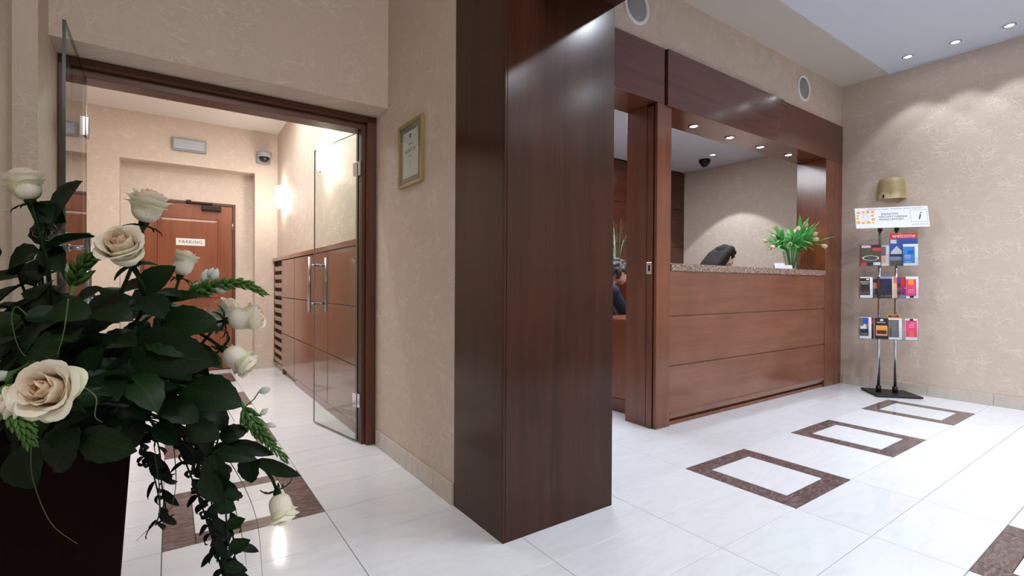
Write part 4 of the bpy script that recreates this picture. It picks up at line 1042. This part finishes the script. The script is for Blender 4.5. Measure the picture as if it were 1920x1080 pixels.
def office_chair(x, y, zs, ang, label):
    t = thing('office_chair', label, 'chair', (x, y, 0), ang, world=False)
    obj('seat', box(-0.23, 0.23, -0.23, 0.23, zs - 0.07, zs, 0.03, 3), 'chair_fabric', t)
    obj('backrest', box(-0.27, -0.22, -0.20, 0.20, zs + 0.10, zs + 0.36, 0.02, 3), 'chair_fabric', t)
    obj('back_bar', tube([(-0.10, 0, zs - 0.075), (-0.28, 0, zs - 0.06), (-0.285, 0, zs + 0.2)], 0.014, 8), 'black_plastic', t)
    obj('column', tube([(0, 0, 0.08), (0, 0, zs - 0.07)], 0.025, 12), 'chrome', t)
    for k in range(5):
        a = 2 * pi * k / 5
        lg = obj('leg', tube([(0, 0, 0.10), (0.27 * cos(a), 0.27 * sin(a), 0.065)], [0.022, 0.014], 8), 'black_plastic', t)
        obj('castor', xf(lathe([(0, -0.012), (0.026, -0.012), (0.026, 0.012), (0, 0.012)], 14), Matrix.Translation((0.27 * cos(a), 0.27 * sin(a), 0.027)) @ Matrix.Rotation(pi/2, 4, 'X')), 'black_plastic', lg)
office_chair(4.48, 3.10, 0.60, 0.0, 'black office chair under the dark-haired receptionist')
office_chair(3.40, 3.46, 0.44, -0.35, 'black office chair under the curly-haired person')
person('person with long dark hair bent forward behind the reception counter',
       (4.50, 3.10, 0.73), (4.66, 3.07, 1.02), (4.80, 3.04, 1.21), (4.915, 3.01, 1.342), (0, 1, 0), (0.84, -0.36, -0.40),
       ((5.10, 3.16, 0.785), (5.12, 2.90, 0.785)), ((4.93, 3.22, 0.62), (4.93, 2.98, 0.62)), ((4.90, 3.22, 0.02), (4.90, 2.98, 0.02)), 'black_cloth', 'black_cloth', 'hair_dark', True, 0.6)
person('person with curly greying hair and navy jacket seated inside the office doorway',
       (3.42, 3.45, 0.56), (3.44, 3.42, 0.86), (3.50, 3.37, 1.04), (3.585, 3.305, 1.155), (0.36, 0.93, 0), (0.86, -0.36, -0.36),
       ((3.92, 3.34, 0.62), (3.80, 3.16, 0.66)), ((3.83, 3.42, 0.53), (3.78, 3.22, 0.53)), ((3.80, 3.44, 0.02), (3.74, 3.24, 0.02)), 'navy_cloth', 'black_cloth', 'hair_grey', False, 0.44)

# ================================================================ PLANTER AND BOUQUET
PXc, PYc, PT = -0.218, 1.35, 0.78
PROT = Matrix.Translation((PXc, PYc, 0)) @ Matrix.Rotation(R(7), 4, 'Z') @ Matrix.Translation((-PXc, -PYc, 0))
pl = thing('planter', 'tall dark brown tapering wooden planter at the left edge of the picture', 'planter', (PXc, PYc, 0))
def prism(h0, h1, z0, z1, cap0=True):
    bm = bmesh.new()
    a = [bm.verts.new((PXc + sx * h0, PYc + sy * h0, z0)) for sx, sy in ((-1, -1), (1, -1), (1, 1), (-1, 1))]
    b_ = [bm.verts.new((PXc + sx * h1, PYc + sy * h1, z1)) for sx, sy in ((-1, -1), (1, -1), (1, 1), (-1, 1))]
    bm.faces.new(a[::-1]); bm.faces.new(b_)
    for k in range(4): bm.faces.new((a[k], a[(k + 1) % 4], b_[(k + 1) % 4], b_[k]))
    bmesh.ops.bevel(bm, geom=bm.edges[:], offset=0.003, segments=1, affect='EDGES'); return xf(bm, PROT)
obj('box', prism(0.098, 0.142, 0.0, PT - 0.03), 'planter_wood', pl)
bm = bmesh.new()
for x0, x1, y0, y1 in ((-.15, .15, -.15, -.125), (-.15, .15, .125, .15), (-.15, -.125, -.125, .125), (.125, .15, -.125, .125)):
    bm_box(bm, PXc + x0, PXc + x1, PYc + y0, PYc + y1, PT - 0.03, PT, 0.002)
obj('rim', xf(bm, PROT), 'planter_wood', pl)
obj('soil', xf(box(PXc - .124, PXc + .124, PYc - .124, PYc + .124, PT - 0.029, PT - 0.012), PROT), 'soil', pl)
ROOT = Vector((PXc, PYc, PT - 0.01))
def cv(r, u, t): return (RT * r + UP * u - FW * t).normalized()   # right / up / towards the viewer

def petal_me(R0, Hh, wmax, op, curl, t0, t1, seed):
    bm = bmesh.new(); n, m_ = 9, 8; L = Hh * 1.12; lay = bm.verts.layers.float.new('tint')
    th0 = 2 * math.asin(min(0.72, R0 / (0.62 * L))); r_, z = 0.003, 0.0; prof = []
    for i in range(n + 1):
        v = i / n
        th = th0 * max(0, 1 - v / 0.5) + op * v + curl * max(0, (v - 0.62) / 0.38) ** 2
        if i: r_ += sin(th) * L / n; z += cos(th) * L / n
        prof.append((max(r_, 0.002), z))
    rnd = random.Random(seed); ph = rnd.uniform(0, 6)
    def pr(v):
        v = max(0, min(0.9999, v)) * n; i = int(v); f = v - i; a, b_ = prof[i], prof[i + 1]
        return a[0] + (b_[0] - a[0]) * f, a[1] + (b_[1] - a[1]) * f
    g = []
    for i in range(n + 1):
        row = []
        for k in range(m_ + 1):
            u = -1 + 2 * k / m_; v = i / n
            vv = v * (1 - 0.20 * u * u * v - 0.03 * sin(3 * u + ph) * v)
            r_, z = pr(vv); w_ = wmax * (sin(pi * (0.10 + 0.66 * v)) ** 0.75)
            r2 = r_ + 0.0022 * sin(4 * u + ph) * v * v - 0.004 * u * u * (1 - v) * 0
            phi = max(-2.4, min(2.4, u * w_ / max(0.7 * r_ + 0.3 * R0, 0.004)))
            vert = bm.verts.new((r2 * cos(phi), r2 * sin(phi), z)); vert[lay] = t0 + (t1 - t0) * v - 0.12 * u * u * v
            row.append(vert)
        g.append(row)
    for a, b_ in zip(g, g[1:]):
        for k in range(m_): bm.faces.new((a[k], a[k + 1], b_[k + 1], b_[k])).smooth = True
    me = bpy.data.meshes.new('petal'); bm.to_mesh(me); bm.free(); me.materials.append(MATS['rose_petal']); return me
def rose_set(o_):
    return [(4, [petal_me(0.005, 0.044, 0.013, -0.10, 0.0, 1.0, 0.85, 1)], 0.2), (5, [petal_me(0.0105, 0.047, 0.020, -0.14 + 0.05 * o_, 0.1 * o_, 0.95, 0.72, 2)], 0.9),
            (5, [petal_me(0.0170, 0.048, 0.026, -0.16 + 0.20 * o_, 0.4 * o_, 0.9, 0.60, 3)], 0.1), (5, [petal_me(0.0225, 0.048, 0.031, -0.14 + 0.38 * o_, 0.35 + 0.7 * o_, 0.85, 0.45, 4), petal_me(0.0225, 0.050, 0.031, -0.16 + 0.40 * o_, 0.5 + 0.6 * o_, 0.8, 0.42, 5)], 0.5),
            (5, [petal_me(0.0275, 0.046, 0.034, -0.10 + 0.58 * o_, 0.6 + 0.9 * o_, 0.5, 0.26, 6), petal_me(0.0270, 0.048, 0.033, -0.06 + 0.60 * o_, 0.9 + 0.8 * o_, 0.5, 0.20, 7)], 1.3),
            (3, [petal_me(0.0290, 0.040, 0.031, 0.05 + 0.85 * o_, 0.9 + 1.2 * o_, 0.2, 0.10, 8)], 0.3)]
RS = {'bud': rose_set(0.05), 'half': rose_set(0.45), 'open': rose_set(0.9)}
def leaf_mesh(L, W, fold, droop, serr, mat, seed=0, n=9, taper=0.85):
    bm = bmesh.new(); rnd = random.Random(seed); px_, pz_ = 0.0, 0.0; prev = None
    for i in range(n + 1):
        t = i / n; ang = droop * t
        if i: px_ += cos(ang) * L / n; pz_ -= sin(ang) * L / n
        w_ = W * 0.5 * (sin(pi * t ** taper) ** 0.75) if 0 < i < n else 0.0005
        v = []
        for s in (-1, -0.5, 0, 0.5, 1):
            k = 1 + (serr * (1 if i % 2 else -1) if abs(s) == 1 else 0)
            y = s * w_ * k; zz = fold * abs(y) + (0.0012 * (1 if i % 2 else -1) * (1 if abs(s) == 0.5 else 0))
            v.append(bm.verts.new((px_ + zz * sin(ang), y, pz_ + zz * cos(ang))))
        if prev:
            for a in range(4): bm.faces.new((prev[a], prev[a + 1], v[a + 1], v[a])).smooth = True
        prev = v
    me = bpy.data.meshes.new('leaf'); bm.to_mesh(me); bm.free(); me.materials.append(MATS[mat]); return me
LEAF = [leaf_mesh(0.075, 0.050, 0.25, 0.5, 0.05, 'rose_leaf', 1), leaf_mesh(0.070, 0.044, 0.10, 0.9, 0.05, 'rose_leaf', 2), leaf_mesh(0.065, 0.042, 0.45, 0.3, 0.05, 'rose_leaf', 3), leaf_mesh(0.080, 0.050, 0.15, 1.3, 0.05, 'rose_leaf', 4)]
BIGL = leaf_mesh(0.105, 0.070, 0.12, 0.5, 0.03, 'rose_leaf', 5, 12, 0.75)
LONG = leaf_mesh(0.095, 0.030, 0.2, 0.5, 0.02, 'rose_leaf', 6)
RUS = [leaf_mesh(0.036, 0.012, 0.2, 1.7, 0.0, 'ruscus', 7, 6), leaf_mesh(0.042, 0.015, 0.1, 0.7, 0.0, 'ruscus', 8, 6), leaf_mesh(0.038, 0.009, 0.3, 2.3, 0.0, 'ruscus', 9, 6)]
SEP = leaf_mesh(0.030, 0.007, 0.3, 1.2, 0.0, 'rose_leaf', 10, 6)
def leaf_mat(p, d, nrm):
    """+x along the leaf, +z its upper side"""
    d = Vector(d).normalized(); nrm = Vector(nrm); nrm = (nrm - d * nrm.dot(d)).normalized(); y = nrm.cross(d)
    m = Matrix.Identity(4)
    for i in range(3): m[i][0] = d[i]; m[i][1] = y[i]; m[i][2] = nrm[i]; m[i][3] = p[i]
    return m
def bez(a, b_, c, d, n=10):
    a, b_, c, d = map(Vector, (a, b_, c, d))
    return [a * (1-t)**3 + b_ * 3*t*(1-t)**2 + c * 3*t*t*(1-t) + d * t**3 for t in [i / n for i in range(n + 1)]]
def placed(name, me, parent, m, scale=1.0):
    o = bpy.data.objects.new(name, me); COL.objects.link(o); o.parent = parent
    if parent.get('_w'): o.matrix_parent_inverse = Matrix.Translation(-Vector(parent.location))
    o.matrix_basis = m @ Matrix.Scale(scale, 4); return o
random.seed(77)
def rose(px, py, dep, axis, kind, scale, label, leaves=2, bend=None):
    c = at(px, py, dep); ax = Vector(axis).normalized()
    base = c - ax * 0.024 * scale
    t = thing('rose', label, 'flower', tuple(base), 0, 'cream roses in the planter')
    fm = aim(base, ax, random.uniform(0, 6))
    for li, (cnt, mes, off) in enumerate(RS[kind]):
        for k in range(cnt):
            a = off + 2 * pi * k / cnt + random.uniform(-0.12, 0.12)
            placed('petal', mes[k % len(mes)], t, fm @ Matrix.Rotation(a, 4, 'Z') @ Matrix.Rotation(random.uniform(-0.05, 0.05), 4, 'X'), scale)
    b0 = base - ax * 0.008 * scale
    for k in range(5):
        a = 2 * pi * k / 5; sd = (fm.to_3x3() @ Vector((cos(a), sin(a), 0))).normalized()
        placed('sepal', SEP, t, leaf_mat(b0, sd * 0.9 + ax * 0.45, ax), scale)
    obj('receptacle', xf(lathe([(0, -0.012), (0.0045, -0.010), (0.008, -0.003), (0.008, 0.004), (0.004, 0.008), (0, 0.008)], 12), aim(base, ax)), 'rose_leaf', t)
    mid = bend if bend is not None else (b0 - ax * 0.16)
    pts = bez(b0, b0 - ax * 0.08, mid, ROOT + (b0 - ROOT) * 0.12 + Vector((0, 0, 0.01)))
    obj('stem', tube(pts, 0.0032, 7), 'rose_leaf', t)
    for k in range(leaves):
        i = 3 + k * 2; p = Vector(pts[i]); tn = (Vector(pts[i + 1]) - p).normalized()
        d = (tn.orthogonal().normalized() * (1 if k % 2 else -1) * 0.9 - tn * 0.5); d.rotate(Matrix.Rotation(random.uniform(-1.2, 1.2), 3, tn))
        placed('leaf', LEAF[k % 4], t, leaf_mat(p, d, Vector((0, 0, 1)) + d.orthogonal() * 0.3), random.uniform(0.75, 1.05))
    return t
rose(47, 348, 0.80, cv(-0.22, 1, 0.12), 'half', 1.02, 'half-open white rose standing highest at the left edge of the bouquet')
rose(277, 388, 0.86, cv(0.28, 1, 0.05), 'half', 1.15, 'pale rose rising in front of the parking door, second highest')
rose(232, 468, 0.74, cv(0.22, 0.62, 0.75), 'half', 1.15, 'large open cream rose facing up just below the glass door handle')
rose(344, 494, 1.12, cv(0.25, 1, -0.05), 'bud', 1.15, 'small closed white rose bud before the parking door')
rose(424, 586, 1.08, cv(0.55, 0.8, -0.1), 'bud', 1.15, 'peach-tinted rose tucked behind the right-hand rose')
rose(460, 597, 1.00, cv(0.95, 0.12, -0.25), 'bud', 1.30, 'greenish white rose pointing right, upper of the two right-hand roses')
rose(446, 674, 1.00, cv(0.72, -0.60, -0.15), 'bud', 1.30, 'cream rose tilting down to the right, lower of the two right-hand roses')
rose(98, 732, 0.58, cv(0.10, 0.25, 0.95), 'open', 1.05, 'biggest cream rose facing the viewer at lower left')
rose(45, 752, 0.66, cv(-0.75, 0.15, 0.5), 'half', 0.9, 'white rose turned left, half behind the biggest rose')
rose(527, 952, 1.00, cv(0.30, -0.92, 0.1), 'bud', 1.2, 'fading rose hanging head down lowest on the right', 1, bend=at(420, 850, 1.0))

# leafy rose twigs that fill the bouquet
LMK = [((47, 352), 'the highest rose'), ((277, 390), 'the rose before the parking door'), ((232, 468), 'the large open cream rose'), ((344, 494), 'the small closed bud'), ((460, 597), 'the upper right-hand rose'),
       ((446, 674), 'the lower right-hand rose'), ((98, 732), 'the biggest rose'), ((243, 830), 'the upper right planter corner')]
used_lb = {}
def where_is(px, py, dp):
    (lx, ly), nm = min(LMK, key=lambda q: (q[0][0] - px) ** 2 + (q[0][1] - py) ** 2)
    dx, dy = px - lx, ly - py; r_ = math.hypot(dx, dy); an = (math.degrees(math.atan2(dy, dx)) + 360) % 360
    w8 = ['right of', 'above right of', 'above', 'above left of', 'left of', 'below left of', 'below', 'below right of'][int((an + 22.5) // 45) % 8]
    lb = ('dark leafy twig ' + ('close ' if r_ < 75 else 'well ' if r_ > 130 else '') + w8 + ' ' + nm + (', in front' if dp < 0.78 else ', at the back' if dp > 0.93 else ''))
    if lb in used_lb: lb = lb.replace('dark leafy twig', 'lower-set dark leafy twig')
    used_lb[lb] = 1; return lb
tg = [(-40, 470, .85), (30, 480, .8), (35, 560, .72), (100, 560, .75), (-20, 620, .7), (60, 640, .68), (130, 620, .72), (190, 560, .76), (250, 560, .85), (300, 530, .92),
      (230, 630, .75), (300, 620, .80), (350, 600, .95), (380, 650, .95), (330, 690, .80), (260, 700, .74), (180, 700, .72), (110, 800, .68), (30, 720, .72), (-30, 760, .75),
      (40, 840, .75), (190, 780, .74), (260, 760, .8), (330, 750, .85), (380, 720, .92), (150, 540, .95), (60, 600, 1.0), (140, 650, 1.0), (220, 680, 1.0), (300, 700, 1.0), (20, 680, 1.0), (340, 650, 1.08),
      (95, 395, .82), (80, 450, .84), (90, 545, .9), (400, 760, .95), (150, 730, .85), (240, 520, .98), (320, 800, .9), (60, 700, .85)]
where = ['top left', 'left edge', 'left', 'upper middle', 'far left', 'left centre', 'centre', 'upper centre', 'upper right', 'right top']
random.seed(31)
for i, (px, py, dp) in enumerate(tg):
    tip = at(px, py, dp); d0 = (tip - ROOT)
    tip = tip - d0.normalized() * 0.035
    t = thing('leafy_twig', where_is(px, py, dp), 'foliage', tuple(ROOT), 0, 'leafy twigs in the bouquet')
    up_ = Vector((0, 0, 0.08 if tip.z > ROOT.z else 0.14))
    r0 = ROOT + Vector((random.uniform(-.07, .07), random.uniform(-.07, .07), 0))
    pts = bez(r0, r0 + up_, tip - d0 * 0.35 + up_ * 0.6, tip)
    obj('stem', tube(pts, 0.0022, 5), 'rose_leaf', t)
    tn = (Vector(pts[-1]) - Vector(pts[-2])).normalized()
    nb = (Vector((0, 0, 1)) - FW * random.uniform(0.2, 1.2) + RT * random.uniform(-.5, .5))
    placed('leaf', BIGL if i % 4 == 0 else LEAF[i % 4], t, leaf_mat(tip, tn, nb), random.uniform(0.85, 1.1))
    for k in range(6):
        f = [9, 9, 7, 7, 5, 5][k]; p = Vector(pts[f]); lat = tn.cross(nb).normalized() * (1 if k % 2 else -1)
        d = lat + tn * random.uniform(0.2, 0.6) + UP * random.uniform(-.25, .25)
        placed('leaf', LEAF[(i + k) % 4], t, leaf_mat(p, d, nb + RT * random.uniform(-.5, .5) + UP * random.uniform(-.3, .3)), random.uniform(0.75, 1.1))

# the broad single leaves that stand out at the edge of the bunch
def leaf_stem(name, label, items, grp=None, cat='foliage'):
    """items: (px, py, depth, length factor, degrees on screen, mesh, tilt)"""
    p0 = at(items[0][0], items[0][1], items[0][2])
    t = thing(name, label, cat, tuple(p0), 0, grp)
    stem = [ROOT + Vector((0, 0, 0.01)) if items[0][1] < 905 else at(385, 880, .97)] + sorted([at(px, py, dp) for (px, py, dp, *_r) in items], key=lambda q: (q - ROOT).length)
    obj('stem', tube(stem, 0.0018, 5), 'rose_leaf', t)
    for (px, py, dp, sc, deg, me, tl) in items:
        d = RT * cos(R(deg)) + UP * sin(R(deg)) - FW * 0.1
        placed('leaf', me, t, leaf_mat(at(px, py, dp), d, -FW + UP * tl), sc)
    return t
leaf_stem('leaf_stem', 'leaf stem under the highest rose, dark leaves against the left wall', [(62, 385, .82, 0.75, -25, LEAF[0], .4), (88, 425, .82, 0.6, 165, LEAF[1], .4), (75, 470, .84, 1.0, -160, LEAF[0], .5)])
leaf_stem('leaf_stem', 'leaf pair hanging flat in front of the planter', [(145, 800, .70, 1.15, -125, LEAF[0], .1), (150, 815, .70, 1.05, -20, LEAF[0], .1)])
leaf_stem('leaf_stem', 'broad round leaves at the middle right of the bouquet', [(245, 650, .80, 1.25, -10, BIGL, .2), (300, 610, .86, 0.9, 10, BIGL, .4), (350, 650, .92, 0.9, -30, LEAF[0], .2)])
leaf_stem('leaf_stem', 'leaves pointing down beside the lower right rose', [(345, 660, 1.0, 1.0, -60, LONG, .1), (365, 650, 1.0, 1.0, -75, LONG, .1), (330, 700, .95, 1.0, -55, LEAF[1], .1)])
leaf_stem('leaf_stem', 'dark leaf rising right of the open cream rose', [(262, 548, .92, 0.75, 42, BIGL, .2), (300, 560, .95, 0.8, 10, LONG, .3)])
leaf_stem('leaf_stem', 'leaves along the drooping stem of the hanging rose', [(480, 862, 1.0, 1.0, -22, LONG, .2), (470, 850, 1.0, 0.9, -95, LEAF[0], .1), (430, 830, .98, 0.95, -12, LONG, .5), (385, 845, .96, 1.05, -5, LONG, .6), (395, 805, .95, 0.8, -100, LEAF[2], .1), (400, 850, .95, 1.1, -80, LEAF[0], .1), (350, 790, .92, 1.0, -30, LEAF[1], .4), (392, 880, .95, 1.0, -82, LEAF[0], .1), (440, 845, .98, .7, 170, LEAF[2], .3), (410, 820, .97, .8, 20, LEAF[1], .3)])
leaf_stem('leaf_stem', 'low round leaves below the bouquet over the floor', [(420, 910, .98, 0.7, -60, LEAF[3], .2), (400, 940, .98, 0.7, -30, LEAF[1], .2), (425, 985, .99, 0.6, 20, LEAF[2], .2), (430, 1030, .99, 0.7, 25, LEAF[2], .2), (420, 1058, .99, 0.6, -20, LEAF[1], .2)])

# trailing strands
def strand(label, pts2, dp, n, seed):
    P = [at(px, py, dp + 0.01 * i) for i, (px, py) in enumerate(pts2)]
    rnd = random.Random(seed); t = thing('trailing_strand', label, 'foliage', tuple(P[0]), 0, 'trailing strands hanging from the planter')
    # smooth the polyline
    Q = []
    for i in range(len(P) - 1):
        a = P[max(i - 1, 0)]; b_ = P[i]; c = P[i + 1]; d = P[min(i + 2, len(P) - 1)]
        for k in range(5):
            u = k / 5; Q.append(0.5 * ((2 * b_) + (c - a) * u + (2 * a - 5 * b_ + 4 * c - d) * u * u + (3 * b_ - a - 3 * c + d) * u ** 3))
    Q.append(P[-1])
    obj('stem', tube([ROOT + Vector((0, 0, 0.01)), ROOT.lerp(P[0], 0.5) + Vector((0, 0, 0.04))] + Q, 0.0016, 5), 'ruscus', t)
    n = int(n * 1.35)
    for k in range(n):
        i = int((k + 0.5) / n * (len(Q) - 1)); p = Q[i]; s = 1 if k % 2 else -1
        d = RT * s * rnd.uniform(0.4, 1.0) - UP * rnd.uniform(0.1, 1.1) - FW * rnd.uniform(-0.5, 0.5)
        placed('leaf', RUS[k % 3], t, leaf_mat(p, d, UP * rnd.uniform(0.2, 1) - FW * rnd.uniform(0.2, 1)), rnd.uniform(0.85, 1.45))
strand('leftmost trailing strand, beside the planter edge', [(255, 785), (270, 840), (288, 890), (300, 950), (292, 985)], 1.02, 14, 1)
strand('second trailing strand from the planter, thin and short', [(285, 790), (300, 850), (303, 905), (312, 960)], 1.04, 14, 2)
strand('long trailing strand falling out of the bottom of the picture', [(300, 785), (340, 850), (372, 930), (395, 1000), (418, 1080), (425, 1130)], 0.98, 30, 3)
strand('long strand just right of the longest one', [(325, 790), (365, 860), (395, 935), (405, 1010), (425, 1080), (430, 1120)], 0.96, 30, 4)
strand('dense trailing strand in the middle of the bunch', [(315, 800), (352, 845), (385, 890), (405, 950), (412, 1030), (430, 1090)], 1.00, 28, 5)
strand('right-hand trailing strand under the broad leaves', [(345, 800), (395, 850), (420, 900), (432, 960), (440, 1040), (445, 1100)], 1.01, 24, 6)
strand('short strand curling beside the planter corner', [(245, 795), (262, 830), (275, 868)], 0.99, 8, 7)

# white-budded flower spikes
def bud_me(L, r_, mat):
    bm = lathe([(0, 0), (r_ * 0.5, L * 0.08), (r_, L * 0.38), (r_ * 0.8, L * 0.68), (r_ * 0.3, L * 0.92), (0, L)], 8)
    me = bpy.data.meshes.new('bud'); bm.to_mesh(me); bm.free(); me.materials.append(MATS[mat]); return me
BG, BW = bud_me(0.024, 0.0037, 'spike_green'), bud_me(0.026, 0.0075, 'spike_white')
def spike(label, stem2, axis2, dp, n, size, florets):
    st_ = [at(px, py, dp) for px, py in stem2]; ax = [at(px, py, dp) for px, py in axis2]
    t = thing('flower_spike', label, 'flower', tuple(ax[0]), 0, 'white-budded flower spikes')
    obj('stem', tube([ROOT + Vector((0, 0, .01))] + st_ + ax[:1], 0.0038, 7), 'spike_green', t)
    Q = []
    for i in range(len(ax) - 1):
        for k in range(8): Q.append(ax[i].lerp(ax[i + 1], k / 8))
    Q.append(ax[-1])
    bm = bmesh.new()
    bm_tube(bm, Q, [0.004 * (1 - 0.8 * i / len(Q)) for i in range(len(Q))], 6)
    for k in range(n):
        f = k / n; i = min(int(f * (len(Q) - 1)), len(Q) - 2); p = Q[i]; tn = (Q[i + 1] - Q[i]).normalized()
        a = k * 2.39996; o_ = tn.orthogonal().normalized(); o_.rotate(Matrix.Rotation(a, 3, tn))
        sc = size * (1.25 - 0.75 * f); d = tn * (0.85 + 0.3 * f) + o_ * (0.75 - 0.45 * f)
        b2 = bmesh.new(); b2.from_mesh(BG); bmesh.ops.transform(b2, matrix=aim(p + o_ * 0.003, d) @ Matrix.Scale(sc, 4), verts=b2.verts)
        tmp = bpy.data.meshes.new('x'); b2.to_mesh(tmp); b2.free(); bm.from_mesh(tmp); bpy.data.meshes.remove(tmp)
    bo = obj('buds', bm, 'spike_green', t); bo['kind'] = 'stuff'
    for (px, py, ex, ey, sc) in florets:
        a, b_ = at(px, py, dp), at(ex, ey, dp)
        obj('pedicel', tube([Q[0].lerp(a, 0.1), a.lerp(Q[0], 0.3) - UP * 0.004, a], 0.0013, 5), 'spike_green', t)
        placed('floret', BW, t, aim(a, b_ - a), sc)
spike('flower spike pointing right across the parking door, with open white florets', [(230, 640), (300, 575), (345, 552)], [(350, 550), (400, 538), (440, 530), (470, 535), (497, 552)], 1.0, 70, 1.0,
      [(380, 530, 388, 505, 1.15), (398, 528, 408, 503, 1.15), (372, 528, 358, 540, .8), (402, 543, 425, 545, 1.1), (390, 520, 400, 502, .9)])
spike('flower spike bending down to the right over the floor pattern', [(250, 700), (345, 695), (400, 712), (440, 738)], [(458, 765), (478, 800), (505, 830), (540, 866)], 0.98, 70, 0.95,
      [(470, 772, 468, 800, 1.2), (485, 735, 508, 729, 1.0), (488, 778, 500, 768, .8), (500, 795, 520, 800, .8), (480, 785, 462, 805, 1.0)])
spike('green spike hanging at the lower left below the biggest rose', [(60, 680), (20, 700)], [(15, 720), (25, 770), (45, 800), (58, 832)], 0.66, 60, 1.0, [(10, 745, 2, 755, 1.0), (18, 700, 2, 705, 1.0)])
spike('upright green spike left of the open cream rose', [(120, 640), (132, 560)], [(138, 535), (150, 505), (165, 485), (190, 478)], 0.86, 34, 1.1, [(128, 530, 118, 495, 1.3), (120, 520, 122, 500, 1.0)])

# thin bear-grass blades
random.seed(8)
for i, (lb, pp_, dp) in enumerate((('grass blade arching down over the planter front', [(60, 700), (58, 830), (62, 900), (95, 980), (145, 1020)], .70),
                    ('grass blade falling to the bottom of the floor pattern', [(380, 800), (440, 880), (480, 970), (492, 1080)], .98),
                    ('grass blade curling left beside the planter', [(290, 850), (300, 930), (295, 975), (270, 1000), (255, 1015)], 1.0),
                    ('hair-thin grass blade hanging straight', [(325, 830), (330, 900), (322, 950), (310, 965)], 1.0),
                    ('grass blade looping at the far left', [(50, 590), (30, 575), (22, 600), (40, 660), (90, 700)], .68),
                    ('short grass blade across the dark leaves', [(128, 560), (120, 620), (108, 665)], .66),
                    ('grass blade right of the biggest rose', [(155, 725), (180, 745), (178, 780), (192, 792)], .6),
                    ('grass blade standing over the corridor floor', [(395, 705), (410, 740), (440, 790)], 1.0),
                    ('fine grass blade hanging by the trailing strands', [(420, 880), (440, 950), (455, 1010), (462, 1060)], 1.0))):
    P = [at(x, y, dp) for x, y in pp_]; Q = []
    for k in range(len(P) - 1):
        a = P[max(k - 1, 0)]; b_ = P[k]; c = P[k + 1]; d = P[min(k + 2, len(P) - 1)]
        for j in range(6):
            u = j / 6; Q.append(0.5 * ((2 * b_) + (c - a) * u + (2 * a - 5 * b_ + 4 * c - d) * u * u + (3 * b_ - a - 3 * c + d) * u ** 3))
    Q.append(P[-1]); n_ = len(Q)
    o = obj('grass_blade', tube(Q, [0.0011 * (1 - 0.7 * k / n_) for k in range(n_)], 5), 'grass_blade'); tag(o, 'thin green ' + lb, 'grass', 'bear grass blades in the bouquet')
# downy tufts
for (px, py, dp, n_, sz, lb) in ((392, 598, 1.0, 60, .022, 'grey downy tuft of fibres left of the right-hand roses'), (103, 445, .85, 40, .016, 'curly silvery fibre tuft in front of the door handle')):
    bm = bmesh.new(); c = at(px, py, dp)
    for k in range(n_):
        v = Vector([random.gauss(0, 1) for _ in range(3)]).normalized(); w_ = v.orthogonal().normalized(); w_.rotate(Matrix.Rotation(random.uniform(0, 6), 3, v))
        p = c + Vector([random.gauss(0, sz * 0.35) for _ in range(3)])
        bm_tube(bm, [p, p + v * sz * .5, p + v * sz * .8 + w_ * sz * .4, p + v * sz * .5 + w_ * sz * .8, p + w_ * sz * .6], 0.0004, 3)
    o = obj('fibre_tuft', bm, 'spike_white'); tag(o, lb, 'dried plant'); o['kind'] = 'stuff'
